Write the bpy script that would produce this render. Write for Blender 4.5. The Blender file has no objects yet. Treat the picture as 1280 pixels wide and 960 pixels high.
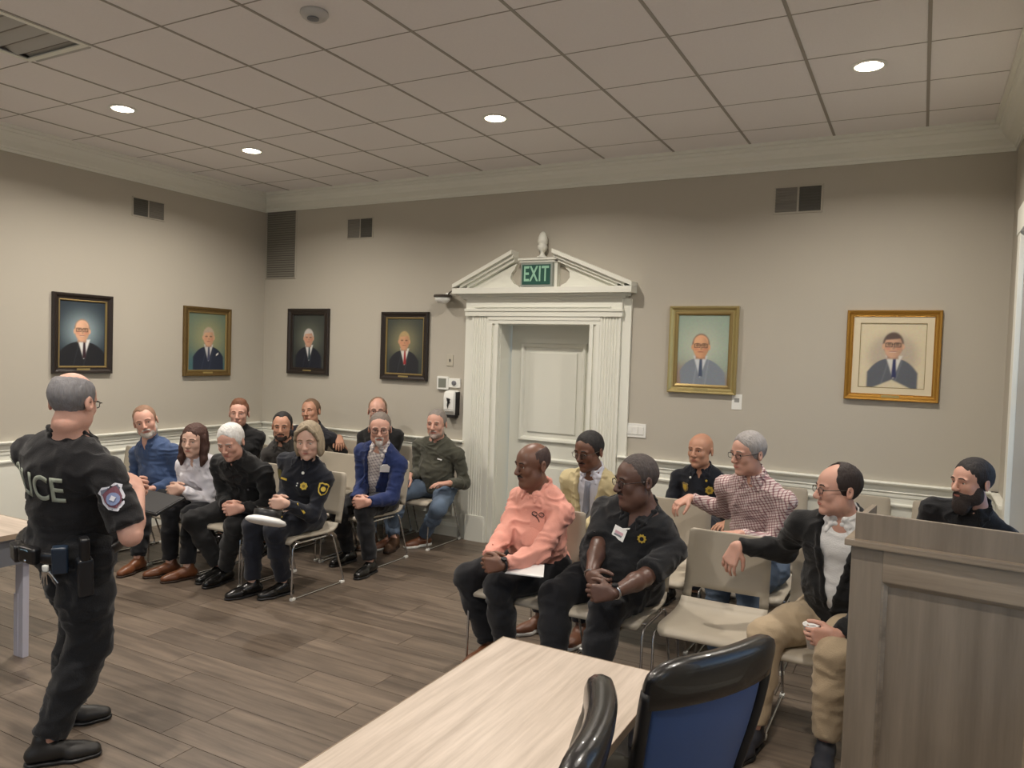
import bpy, bmesh, math, random
import numpy as np
from mathutils import Vector, Matrix

SC = bpy.context.scene
COL = SC.collection
V = Vector
PI = math.pi
R = math.radians
random.seed(7)

# ------------------------------------------------------------------ camera
CAM = V((6.6326, -6.3004, 1.8093))
CR = V((0.87958, 0.47464, 0.03264)); CU = V((-0.04692, 0.01827, 0.99873)); CF = V((-0.47344, 0.87999, -0.03834))
FPX = 948.48
cd = bpy.data.cameras.new('camera'); cam = bpy.data.objects.new('camera', cd); COL.objects.link(cam)
cam.matrix_world = Matrix(((CR.x, CU.x, -CF.x, CAM.x), (CR.y, CU.y, -CF.y, CAM.y), (CR.z, CU.z, -CF.z, CAM.z), (0, 0, 0, 1)))
cd.sensor_width = 36.0; cd.lens = FPX / 1280 * 36.0; cd.clip_start = 0.05
SC.camera = cam
ROOM_X, ROOM_Y, ROOM_Z = 7.15, -9.4, 3.521

def at(px, py, X=None, Y=None, Z=None):
    """the point of the room seen at a pixel, on a plane x=X, y=Y or z=Z"""
    d = CF + CR * ((px - 640) / FPX) - CU * ((py - 480) / FPX)
    if X is not None: t = (X - CAM.x) / d.x
    elif Y is not None: t = (Y - CAM.y) / d.y
    else: t = (Z - CAM.z) / d.z
    return CAM + d * t

# ------------------------------------------------------------------ world, view, lights
w = bpy.data.worlds.new('sky'); SC.world = w; w.use_nodes = True
nt = w.node_tree; bg = nt.nodes['Background']
sky = nt.nodes.new('ShaderNodeTexSky'); sky.sky_type = 'HOSEK_WILKIE'; sky.turbidity = 4.0; sky.ground_albedo = 0.3
sky.sun_direction = (-0.5, 0.3, 0.62)
nt.links.new(sky.outputs[0], bg.inputs[0]); bg.inputs[1].default_value = 6.5
SC.view_settings.view_transform = 'Standard'; SC.view_settings.look = 'None'
SC.view_settings.exposure = 0.34; SC.view_settings.gamma = 1.0; SC.view_settings.use_curve_mapping = False
LAMP_W = 27.0          # watts of each recessed ceiling lamp
LAMP_COL = (1.0, 0.92, 0.825)

# ------------------------------------------------------------------ materials
def lin(c):
    return tuple(((v / 255) / 12.92 if v / 255 <= 0.04045 else ((v / 255 + 0.055) / 1.055) ** 2.4) for v in c) + (1.0,)
MATS = {}
def mat(name, rgb=(128, 128, 128), rough=0.6, metal=0.0, bump=0.0, bscale=60.0, var=0.0, vscale=4.0, spec=0.5, emit=None, est=1.0, stretch=(1, 1, 1), sheen=0.0, sss=0.0, coat=0.0, alpha=1.0, trans=0.0):
    if name in MATS: return MATS[name]
    m = bpy.data.materials.new(name); m.use_nodes = True; MATS[name] = m
    n = m.node_tree.nodes; l = m.node_tree.links; b = n['Principled BSDF']
    b.inputs['Base Color'].default_value = lin(rgb); b.inputs['Roughness'].default_value = rough
    b.inputs['Metallic'].default_value = metal; b.inputs['Specular IOR Level'].default_value = spec
    if sheen: b.inputs['Sheen Weight'].default_value = sheen; b.inputs['Sheen Roughness'].default_value = 0.5
    if sss: b.inputs['Subsurface Weight'].default_value = sss; b.inputs['Subsurface Radius'].default_value = (0.012, 0.005, 0.003); b.inputs['Subsurface Scale'].default_value = 1.0
    if coat: b.inputs['Coat Weight'].default_value = coat
    if trans: b.inputs['Transmission Weight'].default_value = trans; b.inputs['IOR'].default_value = 1.05
    if alpha < 1: b.inputs['Alpha'].default_value = alpha
    if emit: b.inputs['Emission Color'].default_value = lin(emit); b.inputs['Emission Strength'].default_value = est
    tc = None
    if bump or var:
        tc = n.new('ShaderNodeTexCoord'); mp = n.new('ShaderNodeMapping'); mp.inputs['Scale'].default_value = stretch
        l.new(tc.outputs['Object'], mp.inputs[0])
    if bump:
        t = n.new('ShaderNodeTexNoise'); t.inputs['Scale'].default_value = bscale; t.inputs['Detail'].default_value = 4
        l.new(mp.outputs[0], t.inputs[0]); bp = n.new('ShaderNodeBump'); bp.inputs['Strength'].default_value = bump; bp.inputs['Distance'].default_value = 0.01
        l.new(t.outputs[0], bp.inputs['Height']); l.new(bp.outputs[0], b.inputs['Normal'])
    if var:
        t = n.new('ShaderNodeTexNoise'); t.inputs['Scale'].default_value = vscale; t.inputs['Detail'].default_value = 5
        l.new(mp.outputs[0], t.inputs[0]); mx = n.new('ShaderNodeMix'); mx.data_type = 'RGBA'
        c = lin(rgb); mx.inputs['A'].default_value = tuple(min(1, v * (1 - var)) for v in c[:3]) + (1,); mx.inputs['B'].default_value = tuple(min(1, v * (1 + var)) for v in c[:3]) + (1,)
        l.new(t.outputs[0], mx.inputs['Factor']); l.new(mx.outputs['Result'], b.inputs['Base Color'])
    return m

def wood(name, c1, c2, along=0, rough=0.45, grain=26.0, rnd=0.25, fine=2.0):
    """wood-look: long streaks along one axis, each object its own tone and offset"""
    m = bpy.data.materials.new(name); m.use_nodes = True; MATS[name] = m
    n = m.node_tree.nodes; l = m.node_tree.links; b = n['Principled BSDF']; b.inputs['Roughness'].default_value = rough
    tc = n.new('ShaderNodeTexCoord'); oi = n.new('ShaderNodeObjectInfo'); ad = n.new('ShaderNodeVectorMath'); ad.operation = 'ADD'
    sc = n.new('ShaderNodeVectorMath'); sc.operation = 'SCALE'; sc.inputs[0].default_value = (13, 17, 5); l.new(oi.outputs['Random'], sc.inputs['Scale'])
    l.new(tc.outputs['Object'], ad.inputs[0]); l.new(sc.outputs[0], ad.inputs[1])
    mp = n.new('ShaderNodeMapping'); s = [grain] * 3; s[along] = fine; mp.inputs['Scale'].default_value = s; l.new(ad.outputs[0], mp.inputs[0])
    t = n.new('ShaderNodeTexNoise'); t.inputs['Scale'].default_value = 1.0; t.inputs['Detail'].default_value = 6; t.inputs['Roughness'].default_value = 0.65; l.new(mp.outputs[0], t.inputs[0])
    r = n.new('ShaderNodeValToRGB'); r.color_ramp.elements[0].position = 0.3; r.color_ramp.elements[0].color = lin(c1); r.color_ramp.elements[1].position = 0.72; r.color_ramp.elements[1].color = lin(c2)
    l.new(t.outputs[0], r.inputs[0]); hs = n.new('ShaderNodeHueSaturation'); l.new(r.outputs[0], hs.inputs['Color'])
    mr = n.new('ShaderNodeMapRange'); mr.inputs['To Min'].default_value = 1 - rnd; mr.inputs['To Max'].default_value = 1 + rnd; l.new(oi.outputs['Random'], mr.inputs[0]); l.new(mr.outputs[0], hs.inputs['Value'])
    l.new(hs.outputs[0], b.inputs['Base Color'])
    bp = n.new('ShaderNodeBump'); bp.inputs['Strength'].default_value = 0.15; bp.inputs['Distance'].default_value = 0.004; l.new(t.outputs[0], bp.inputs['Height']); l.new(bp.outputs[0], b.inputs['Normal'])
    return m

M_WALL = mat('wall_paint', (181, 175, 162), 0.75, bump=0.05, bscale=90, var=0.015, vscale=1.5)
M_TRIM = mat('trim_paint', (228, 228, 217), 0.4)
M_DOOR = mat('door_paint', (218, 218, 207), 0.42)
M_CEIL = mat('ceiling_tile', (236, 232, 230), 0.9, bump=0.25, bscale=140, var=0.03, vscale=60)
M_GRID = mat('ceiling_grid', (128, 122, 114), 0.6)
M_FLOOR = wood('floor_plank', (78, 68, 59), (122, 108, 94), 0, 0.42, 22, 0.16, 1.6)
M_GAP = mat('floor_joint', (48, 42, 37), 0.8)
M_TABLE = wood('table_laminate', (168, 154, 140), (204, 190, 176), 1, 0.4, 30, 0.0, 1.8)
M_POD = wood('lectern_wood', (110, 99, 86), (138, 126, 111), 2, 0.45, 14, 0.03, 0.9)
M_POD2 = wood('lectern_cap_wood', (112, 99, 84), (158, 143, 124), 0, 0.4, 14, 0.03, 0.9)
M_GREY = mat('grey_metal', (120, 122, 128), 0.45, 0.4)
M_SILV = mat('pale_metal', (196, 196, 210), 0.35, 0.3)
M_CHROME = mat('chrome', (200, 200, 200), 0.18, 1.0)
M_SHELL = mat('chair_shell', (172, 163, 147), 0.5, var=0.03, vscale=9, bump=0.05, bscale=300)
M_BLACK = mat('black_plastic', (22, 22, 24), 0.4)
M_WHITE = mat('white_plastic', (232, 232, 226), 0.4)
M_GOLD = mat('gold_metal', (196, 158, 66), 0.35, 0.85)
M_BADGE = mat('badge_yellow', (222, 196, 70), 0.4, 0.3)
M_DKVENT = mat('vent_dark', (92, 90, 84), 0.7)
M_MDVENT = mat('vent_mid', (128, 124, 116), 0.7)

# ------------------------------------------------------------------ objects
def obj(name, me, m=None, parent=None, loc=None, smooth=False):
    """link a mesh (or a bmesh) as ONE object"""
    if isinstance(me, bmesh.types.BMesh):
        b = me; me = bpy.data.meshes.new(name); b.normal_update(); b.to_mesh(me); b.free()
    o = bpy.data.objects.new(name, me); COL.objects.link(o)
    if m is not None and not me.materials: me.materials.append(m)
    if parent is not None: o.parent = parent
    if loc is not None: o.location = loc
    if smooth: me.polygons.foreach_set('use_smooth', [True] * len(me.polygons))
    return o
def empty(name, loc=(0, 0, 0), rz=0.0, parent=None):
    o = bpy.data.objects.new(name, None); COL.objects.link(o); o.location = loc; o.rotation_euler = (0, 0, rz); o.empty_display_size = 0.1
    if parent is not None: o.parent = parent
    return o
def tag(o, label, cat=None, group=None):
    o['label'] = label
    if cat: o['category'] = cat
    if group: o['group'] = group
    return o
def struct(o, label=None):
    o['kind'] = 'structure'
    if label: o['label'] = label; o['category'] = o.name.split('_')[0]
    return o
def copy_tree(o, parent=None):
    c = o.copy(); COL.objects.link(c); c.parent = parent
    for ch in list(o.children): copy_tree(ch, c)
    return c
def bx(bm, x0, y0, z0, x1, y1, z1, bev=0.0, mat_i=0):
    r = bmesh.ops.create_cube(bm, size=1.0); vs = r['verts']
    bmesh.ops.scale(bm, vec=(x1 - x0, y1 - y0, z1 - z0), verts=vs); bmesh.ops.translate(bm, vec=((x0 + x1) / 2, (y0 + y1) / 2, (z0 + z1) / 2), verts=vs)
    if bev:
        es = list({e for v in vs for e in v.link_edges}); bmesh.ops.bevel(bm, geom=es, offset=bev, segments=2, affect='EDGES', profile=0.7)
    return bm
def box(x0, y0, z0, x1, y1, z1, bev=0.0): return bx(bmesh.new(), x0, y0, z0, x1, y1, z1, bev)
def tube(bm, pts, r, seg=8, cap=True, closed=False):
    pts = [V(p) for p in pts]; n = len(pts); rs = r if isinstance(r, (list, tuple)) else [r] * n; rings = []; prev = None
    for i, p in enumerate(pts):
        a = pts[i - 1] if (i > 0 or closed) else p; b = pts[(i + 1) % n] if (i < n - 1 or closed) else p
        t = (b - a).normalized()
        if prev is None: u = t.cross(V((0, 0, 1))); u = t.cross(V((1, 0, 0))) if u.length < 0.05 else u
        else: u = prev - t * prev.dot(t)
        u.normalize(); prev = u; v = t.cross(u)
        rings.append([bm.verts.new(p + (u * math.cos(2 * PI * k / seg) + v * math.sin(2 * PI * k / seg)) * rs[i]) for k in range(seg)])
    for i in range(n if closed else n - 1):
        a, b = rings[i], rings[(i + 1) % n]
        for k in range(seg): bm.faces.new((a[k], a[(k + 1) % seg], b[(k + 1) % seg], b[k]))
    if cap and not closed: bm.faces.new(rings[0][::-1]); bm.faces.new(rings[-1])
    return bm
def lathe(bm, prof, seg=20, c=(0, 0, 0)):
    rings = [[bm.verts.new((c[0] + r * math.cos(2 * PI * k / seg), c[1] + r * math.sin(2 * PI * k / seg), c[2] + z)) for k in range(seg)] for r, z in prof]
    for a, b in zip(rings, rings[1:]):
        for k in range(seg): bm.faces.new((a[k], a[(k + 1) % seg], b[(k + 1) % seg], b[k]))
    bm.faces.new(rings[0][::-1]); bm.faces.new(rings[-1]); return bm
def prism(bm, poly, a, b, axis='y'):
    """polygon in the plane across an axis, pushed from a to b"""
    f = {'x': lambda p, t: (t, p[0], p[1]), 'y': lambda p, t: (p[0], t, p[1]), 'z': lambda p, t: (p[0], p[1], t)}[axis]
    A = [bm.verts.new(f(p, a)) for p in poly]; B = [bm.verts.new(f(p, b)) for p in poly]; n = len(poly)
    bm.faces.new(A); bm.faces.new(B[::-1])
    for i in range(n): bm.faces.new((A[i], B[i], B[(i + 1) % n], A[(i + 1) % n]))
    bmesh.ops.recalc_face_normals(bm, faces=bm.faces[:]); return bm
def frame_ring(bm, x0, z0, x1, z1, wd, prof, plane='back', at0=0.0):
    """mitred rectangular frame on a wall; prof = [(inset, height)] outer to inner"""
    def P(x, z, h):
        return (x, at0 - h, z) if plane == 'back' else ((at0 + h, x, z) if plane == 'left' else (at0 - h, x, z))
    loops = []
    for ins, h in prof:
        loops.append([bm.verts.new(P(x, z, h)) for x, z in ((x0 + ins, z0 + ins), (x1 - ins, z0 + ins), (x1 - ins, z1 - ins), (x0 + ins, z1 - ins))])
    for a, b in zip(loops, loops[1:]):
        for k in range(4): bm.faces.new((a[k], a[(k + 1) % 4], b[(k + 1) % 4], b[k]))
    a, b = loops[-1], loops[0]
    bmesh.ops.recalc_face_normals(bm, faces=bm.faces[:]); return bm
def text_mesh(s, size, depth=0.002, spacing=1.0, xs=1.0):
    cu = bpy.data.curves.new('txt', 'FONT'); cu.body = s; cu.size = size; cu.extrude = depth; cu.align_x = 'CENTER'; cu.align_y = 'CENTER'; cu.space_character = spacing; cu.offset = size * 0.012
    o = bpy.data.objects.new('txt', cu); COL.objects.link(o); dg = bpy.context.evaluated_depsgraph_get(); dg.update()
    me = bpy.data.meshes.new_from_object(o.evaluated_get(dg)); bpy.data.objects.remove(o); bpy.data.curves.remove(cu)
    if xs != 1.0: me.transform(Matrix.Diagonal((xs, 1, 1, 1)))
    me.materials.clear()
    return me
# ================================================================== THE ROOM
X, Y0, Z = ROOM_X, ROOM_Y, ROOM_Z
# floor slab with laid planks (each plank its own piece)
fl = obj('floor', box(-0.1, Y0 - 0.1, -0.12, X + 0.1, 0.5, -0.012), M_GAP); struct(fl, 'dark brown-grey wood-look plank floor')
PW, PL = 0.182, 1.22
pm = bpy.data.meshes.new('plank'); b_ = box(-PL / 2 + 0.0015, -PW / 2 + 0.0015, -0.012, PL / 2 - 0.0015, PW / 2 - 0.0015, 0.0, 0.0015); b_.to_mesh(pm); b_.free(); pm.materials.append(M_FLOOR)
yy = 0.0 - PW / 2; row = 0; npl = 0; rest = bmesh.new()
while yy > Y0:
    xx = -PL * random.random()
    while xx < X:
        if yy > -5.2 and not (xx + PL / 2 > 6.6 and yy < -4.5):
            o = bpy.data.objects.new('plank', pm); COL.objects.link(o); o.parent = fl
            x0, x1 = max(xx, 0), min(xx + PL, X)
            if x1 - x0 > 0.05: o.location = ((x0 + x1) / 2, yy, 0); o.scale.x = (x1 - x0) / PL; npl += 1
            else: bpy.data.objects.remove(o)
        else:
            x0, x1 = max(xx, 0), min(xx + PL, X)
            if x1 - x0 > 0.05: bx(rest, x0 + 0.001, yy - PW / 2 + 0.001, -0.012, x1 - 0.001, yy + PW / 2 - 0.001, 0.0)
        xx += PL
    yy -= PW; row += 1
ro = obj('plank_field', rest, M_FLOOR, fl); ro['kind'] = 'stuff'

# walls: back wall with the door opening, left, right with windows, the wall behind the camera
DX0, DX1, DZ = 3.10, 4.03, 2.10
WT = 0.30
def wall(name, rects, axis, pos, t, label):
    bm = bmesh.new()
    for a0, z0, a1, z1 in rects:
        if axis == 'y': bx(bm, a0, pos, z0, a1, pos + t, z1)
        else: bx(bm, pos, a0, z0, pos + t, a1, z1)
    return struct(obj(name, bm, M_WALL), label)
wall('wall_back', [(-WT, -0.1, DX0, Z + .1), (DX1, -0.1, X + WT, Z + .1), (DX0, DZ, DX1, Z + .1)], 'y', 0.0, WT, 'warm grey painted back wall with the pedimented door')
wall('wall_left', [(Y0 - WT, -0.1, 0.0, Z + .1)], 'x', -WT, WT, 'warm grey painted left wall')
WIN = [(-1.90, -0.80), (-4.35, -3.27), (-6.75, -5.67)]
WZ0, WZ1 = 0.75, 2.65
rc = []; prev = Y0 - WT
for a, b in sorted(WIN): rc += [(prev, -0.1, a, Z + .1), (a, -0.1, b, WZ0), (a, WZ1, b, Z + .1)]; prev = b
rc.append((prev, -0.1, 0.0, Z + .1))
wall('wall_right', rc, 'x', X, WT, 'warm grey painted right wall with tall windows')
FILL_WIN = [(0.9, 2.3), (2.9, 4.3), (4.9, 6.3)]  # unseen windows, added behind the camera to brighten the room
rc = []; prev = 0
for a, b in FILL_WIN: rc += [(prev, -0.1, a, Z + .1), (a, -0.1, b, 0.75), (a, 2.65, b, Z + .1)]; prev = b
rc.append((prev, -0.1, X, Z + .1)); wall('wall_front', rc, 'y', Y0 - WT, WT, 'wall behind the camera with three windows added for daylight')
for i, (a, b) in enumerate(FILL_WIN):
    q = bmesh.new()
    for z in (0.75, 1.675, 2.60): bx(q, a, Y0 - 0.2, z, b, Y0 - 0.15, z + 0.05)
    for x in (a, (a + b) / 2 - 0.02, b - 0.05): bx(q, x, Y0 - 0.2, 0.75, x + 0.05, Y0 - 0.15, 2.65)
    struct(obj('window_%d' % (i + 4), q, M_TRIM), 'white window frame added behind the camera for daylight')
    pl = bpy.data.lights.new('portal', 'AREA'); pl.shape = 'RECTANGLE'; pl.size = b - a; pl.size_y = 1.9; pl.cycles.is_portal = True; po = bpy.data.objects.new('portal', pl); COL.objects.link(po); po.location = ((a + b) / 2, Y0 - 0.28, 1.7); po.rotation_euler = (R(90), 0, 0)
struct(obj('ceiling', box(-WT, Y0 - WT, Z + 0.02, X + WT, WT, Z + 0.12), M_GRID), 'suspended ceiling of square tiles')
ceil = bpy.data.objects['ceiling']

# ceiling grid and tiles
T = 0.61; GX, GY = 3.541, -3.556
tm = bpy.data.meshes.new('tile'); b_ = box(-T / 2 + 0.008, -T / 2 + 0.004, 0.0, T / 2 - 0.008, T / 2 - 0.004, 0.018, 0.003); b_.to_mesh(tm); b_.free(); tm.materials.append(M_CEIL)
bb = bmesh.new(); n = 0; rest = bmesh.new()
VENT_K, VENT_J = -3, -1
for k in range(-6, 6):
    for j in range(-9, 6):
        x0, x1 = max(GX + k * T, 0.12), min(GX + k * T + T, X - 0.13); y0, y1 = max(GY + j * T, Y0 + 0.1), min(GY + j * T + T, -0.14)
        if x1 - x0 < 0.03 or y1 - y0 < 0.03 or (k, j) == (VENT_K, VENT_J): continue
        if j >= -3:
            o = bpy.data.objects.new('tile', tm); COL.objects.link(o); o.parent = ceil
            o.location = ((x0 + x1) / 2, (y0 + y1) / 2, Z); o.scale = ((x1 - x0) / T, (y1 - y0) / T, 1)
        else: bx(rest, x0 + 0.006, y0 + 0.004, Z, x1 - 0.006, y1 - 0.004, Z + 0.018)
o = obj('tile_field', rest, M_CEIL, ceil); o['kind'] = 'stuff'
gb = bmesh.new()
for k in range(-5, 7):
    x = GX + k * T
    if 0.12 < x < X - 0.1: bx(gb, x - 0.009, Y0, Z - 0.003, x + 0.009, -0.12, Z + 0.02)
for j in range(-9, 6):
    y = GY + j * T
    if y < -0.12: bx(gb, 0.12, y - 0.0035, Z - 0.001, X - 0.12, y + 0.0035, Z + 0.02)
obj('grid_bars', gb, mat('grid_bar', (158, 152, 143), 0.6), ceil)

# crown moulding, chair rail, baseboard: profiles swept along each wall
def sweep(name, prof, runs, m, label, idx_name):
    """prof = [(out, z)] closed polygon; run = (wall, a0, a1)"""
    for i, (wl, a0, a1, nm) in enumerate(runs):
        bm = bmesh.new()
        if wl == 'back': prism(bm, [(-o, z) for o, z in prof], a0, a1, 'x')
        elif wl == 'left': prism(bm, [(o, z) for o, z in prof], a0, a1, 'y')
        elif wl == 'right': prism(bm, [(X - o, z) for o, z in prof], a0, a1, 'y')
        elif wl == 'front': prism(bm, [(Y0 + o, z) for o, z in prof], a0, a1, 'x')
        struct(obj(nm, bm, m), label % wl)
CB = 3.35
crown = [(0, CB - 0.02), (0.012, CB - 0.02), (0.014, CB), (0.022, CB + 0.004), (0.026, CB + 0.02), (0.045, CB + 0.035), (0.075, CB + 0.055), (0.10, CB + 0.085), (0.112, CB + 0.115), (0.125, CB + 0.12), (0.128, CB + 0.14), (0.15, CB + 0.145), (0.152, Z), (0.0, Z)]
sweep('crown', crown, [('back', 0, X, 'trim_1'), ('left', Y0, 0, 'trim_2'), ('right', Y0, 0, 'trim_3'), ('front', 0, X, 'trim_4')], M_TRIM, 'white crown moulding along the %s wall', 'trim')
RZ = 0.958
rail = [(0, RZ - 0.11), (0.012, RZ - 0.11), (0.012, RZ - 0.085), (0.02, RZ - 0.075), (0.012, RZ - 0.065), (0.014, RZ - 0.04), (0.026, RZ - 0.025), (0.046, RZ - 0.018), (0.05, RZ - 0.008), (0.046, RZ), (0, RZ)]
CX0, CX1 = 2.74, 4.33
sweep('rail', rail, [('back', 0, CX0, 'trim_5'), ('back', CX1, X, 'trim_6'), ('left', Y0, 0, 'trim_7'), ('right', -0.66, 0, 'trim_8')], M_TRIM, 'white chair rail along the %s wall', 'trim')
base = [(0, 0), (0.018, 0), (0.018, 0.10), (0.012, 0.12), (0.006, 0.135), (0, 0.135)]
sweep('base', base, [('back', 0, CX0, 'baseboard_back'), ('back', CX1, X, 'baseboard_back_right'), ('left', Y0, 0, 'baseboard_left'), ('right', Y0, 0, 'baseboard_right')], M_TRIM, 'white baseboard at the foot of the %s wall', 'baseboard')
# white wainscot sheet under the rail, with applied picture-frame mouldings
wn = bmesh.new(); bx(wn, 0, -0.006, 0.1, CX0, 0.0, RZ - 0.1); bx(wn, CX1, -0.006, 0.1, X, 0.0, RZ - 0.1)
bx(wn, 0, Y0, 0.1, 0.006, 0, RZ - 0.1); bx(wn, X - 0.006, -0.70, 0.1, X, 0, RZ - 0.1)
struct(obj('trim_9', wn, M_TRIM), 'white wainscot under the chair rail')
PF = [(0, 0.0), (0, 0.012), (0.008, 0.02), (0.02, 0.018), (0.028, 0.008), (0.034, 0.006), (0.036, 0.0)]
pf = bmesh.new()
for x0, x1 in ((0.12, 0.9), (1.0, 1.78), (1.88, 2.64), (4.46, 5.28), (5.38, 6.2), (6.3, 7.05)): frame_ring(pf, x0, 0.2, x1, 0.80, 0, PF, 'back', -0.005)
for i in range(9): frame_ring(pf, -0.12 - i * 0.95, 0.2, -0.97 - i * 0.95, 0.80, 0, PF, 'left', 0.005)
struct(obj('trim_10', pf, M_TRIM), 'raised picture-frame mouldings on the wainscot')

# ------------------------------------------------------------------ the door and its surround
door = empty('door_1', ((DX0 + DX1) / 2, 0.2, 0)); struct(door, 'white panelled door set deep in a fluted surround with broken pediment')
dc = (DX0 + DX1) / 2
def dpart(name, bm, m=M_TRIM, smooth=False, par=None):
    o = obj(name, bm, m, par or door, smooth=smooth)
    if par is None: o.matrix_parent_inverse = Matrix.Translation((-dc, -0.2, 0))
    return o
leaf = bmesh.new(); bx(leaf, DX0 + 0.02, 0.2, 0.005, DX1 - 0.02, 0.245, DZ - 0.005)
dpart('door_leaf', leaf, M_DOOR)
for (a0, z0, a1, z1) in ((DX0 + 0.13, 0.99, DX1 - 0.12, 1.93), (DX0 + 0.13, 0.2, DX1 - 0.12, 0.84)):
    b = bmesh.new(); frame_ring(b, a0, z0, a1, z1, 0, [(0, 0), (0, 0.018), (0.012, 0.028), (0.03, 0.024), (0.042, 0.008), (0.045, 0)], 'back', 0.2)
    bx(b, a0 + 0.09, 0.188, z0 + 0.09, a1 - 0.09, 0.2, z1 - 0.09, 0.006); dpart('door_panel', b, M_DOOR)
jb = bmesh.new(); bx(jb, DX0 - 0.02, 0.0, 0, DX0 + 0.005, 0.26, DZ); bx(jb, DX1 - 0.005, 0, 0, DX1 + 0.02, 0.26, DZ); bx(jb, DX0, 0, DZ - 0.005, DX1, 0.26, DZ + 0.02)
dpart('jamb', jb)
kb = bmesh.new(); lathe(kb, [(0.012, 0), (0.012, 0.03), (0.026, 0.04), (0.028, 0.055), (0.018, 0.066)], 12); bmesh.ops.rotate(kb, matrix=Matrix.Rotation(PI / 2, 3, 'X'), verts=kb.verts[:]); bmesh.ops.translate(kb, vec=(DX1 - 0.08, 0.2, 0.96), verts=kb.verts[:])
dpart('door_knob', kb, M_GOLD, True)
# inner stepped architrave
for side in (-1, 1):
    e = DX0 if side < 0 else DX1
    b = bmesh.new()
    for o0, o1, d in ((0.0, 0.035, 0.05), (0.035, 0.065, 0.035), (0.065, 0.10, 0.055)):
        bx(b, min(e + side * o0, e + side * o1), -d, 0, max(e + side * o0, e + side * o1), 0.0, DZ + 0.0005, 0.003)
    dpart('architrave', b)
    # fluted pilaster on its plinth
    p0, p1 = e + side * 0.10, e + side * 0.29; p0, p1 = min(p0, p1), max(p0, p1)
    b = bmesh.new(); prof = [(p0, 0.0), (p0, -0.05)]; nf = 6; fw = (p1 - p0 - 0.03) / nf
    for i in range(nf):
        s = p0 + 0.015 + i * fw
        prof += [(s + fw * 0.14, -0.05), (s + fw * 0.26, -0.043), (s + fw * 0.5, -0.040), (s + fw * 0.74, -0.043), (s + fw * 0.86, -0.05)]
    prof += [(p1, -0.05), (p1, 0.0)]
    prism(b, prof, 0.24, DZ + 0.072, 'z'); dpart('pilaster', b)
    b = bmesh.new(); bx(b, p0 - 0.012, -0.062, 0, p1 + 0.012, 0, 0.25, 0.004); dpart('plinth', b)
    # return strip outside the pilaster
    q0, q1 = (p0 - 0.085, p0) if side < 0 else (p1, p1 + 0.085)
    b = bmesh.new(); bx(b, min(q0, q1), -0.025, 0, max(q0, q1), 0, 2.33, 0.003); dpart('backband', b)
b = bmesh.new(); bx(b, DX0 - 0.101, -0.05, DZ, DX1 + 0.101, 0, DZ + 0.035); bx(b, DX0 - 0.101, -0.056, DZ + 0.035, DX1 + 0.101, 0, DZ + 0.072); dpart('architrave', b)
EX0, EX1 = DX0 - 0.375, DX1 + 0.32
b = bmesh.new(); bx(b, EX0 + 0.02, -0.055, DZ + 0.13, EX1 - 0.02, 0, 2.33); bx(b, EX0 + 0.01, -0.075, DZ + 0.115, EX1 - 0.01, 0, DZ + 0.14, 0.004); bx(b, EX0 + 0.015, -0.065, DZ + 0.07, EX1 - 0.015, 0, DZ + 0.115)
bx(b, EX0 + 0.12, -0.068, DZ + 0.15, EX1 - 0.12, 0, DZ + 0.158)
dpart('frieze', b)
b = bmesh.new()
for z0, z1, d in ((2.33, 2.352, 0.075), (2.352, 2.375, 0.10), (2.375, 2.43, 0.15)): bx(b, EX0 - d + 0.06, -d, z0, EX1 + d - 0.06, 0, z1, 0.003)
dpart('cornice', b)
# broken pediment: raked mouldings, tympanum with scooped gap
PL0, PR0 = EX0 - 0.09, EX1 + 0.09; PT = 2.735; AX0, AX1 = dc - 0.29, dc + 0.11
AX0, AX1 = 3.27, 3.68
pc = 3.475
for side in (-1, 1):
    f = PL0 if side < 0 else PR0; a = AX0 if side < 0 else AX1
    dx, dz = a - f, PT - 2.43; L = math.hypot(dx, dz); ux, uz = dx / L, dz / L; nx, nz = uz * side * -1 * -1, abs(ux)
    nx = -uz if side < 0 else uz; 
    for off, th, d in ((0.0, 0.034, 0.15), (-0.028, 0.028, 0.115), (-0.056, 0.03, 0.085)):
        b = bmesh.new()
        s0 = (f + nx * off, 2.43 + nz * off); 
        # each raked course: lower end cut at the cornice, upper end cut plumb
        lo = 2.43; t0 = max(0.0, (lo - s0[1]) / uz)
        P0 = (s0[0] + ux * t0, max(lo, s0[1] + uz * t0)); P1 = (a, s0[1] + uz * ((a - s0[0]) / ux))
        Q0 = (P0[0], P0[1] + th / nz); Q1 = (P1[0], P1[1] + th / nz)
        prism(b, [P0, P1, Q1, Q0], -d, 0.0, 'y'); dpart('raking_moulding', b)
    # tympanum half with a scooped inner end
    b = bmesh.new(); ex = 3.36 if side < 0 else 3.59
    pts = [(f + side * -0.12, 2.43)]
    g = 0.07
    inner = 3.30 if side < 0 else 3.735
    s = -side
    pts += [(inner - s * 0.0 + s * 0.02, 2.43), (inner - s * 0.005, 2.455), (inner - s * 0.05, 2.475), (inner - s * 0.085, 2.52), (inner - s * 0.08, 2.57), (inner - s * 0.045, 2.605)]
    tz = lambda x: 2.43 + (abs(x - f) * abs(uz / ux)) - 0.05
    pts += [(inner - s * 0.02, min(2.66, tz(inner))), (f - side * 0.15, tz(f - side * 0.15))]
    prism(b, pts, -0.045, 0.0, 'y'); dpart('tympanum', b)
b = bmesh.new(); bx(b, 3.335, -0.07, 2.43, 3.705, 0, 2.68, 0.003); bx(b, 3.315, -0.10, 2.68, 3.725, 0, 2.70, 0.003); bx(b, 3.325, -0.085, 2.662, 3.715, 0, 2.68); dpart('pedestal', b)
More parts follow.
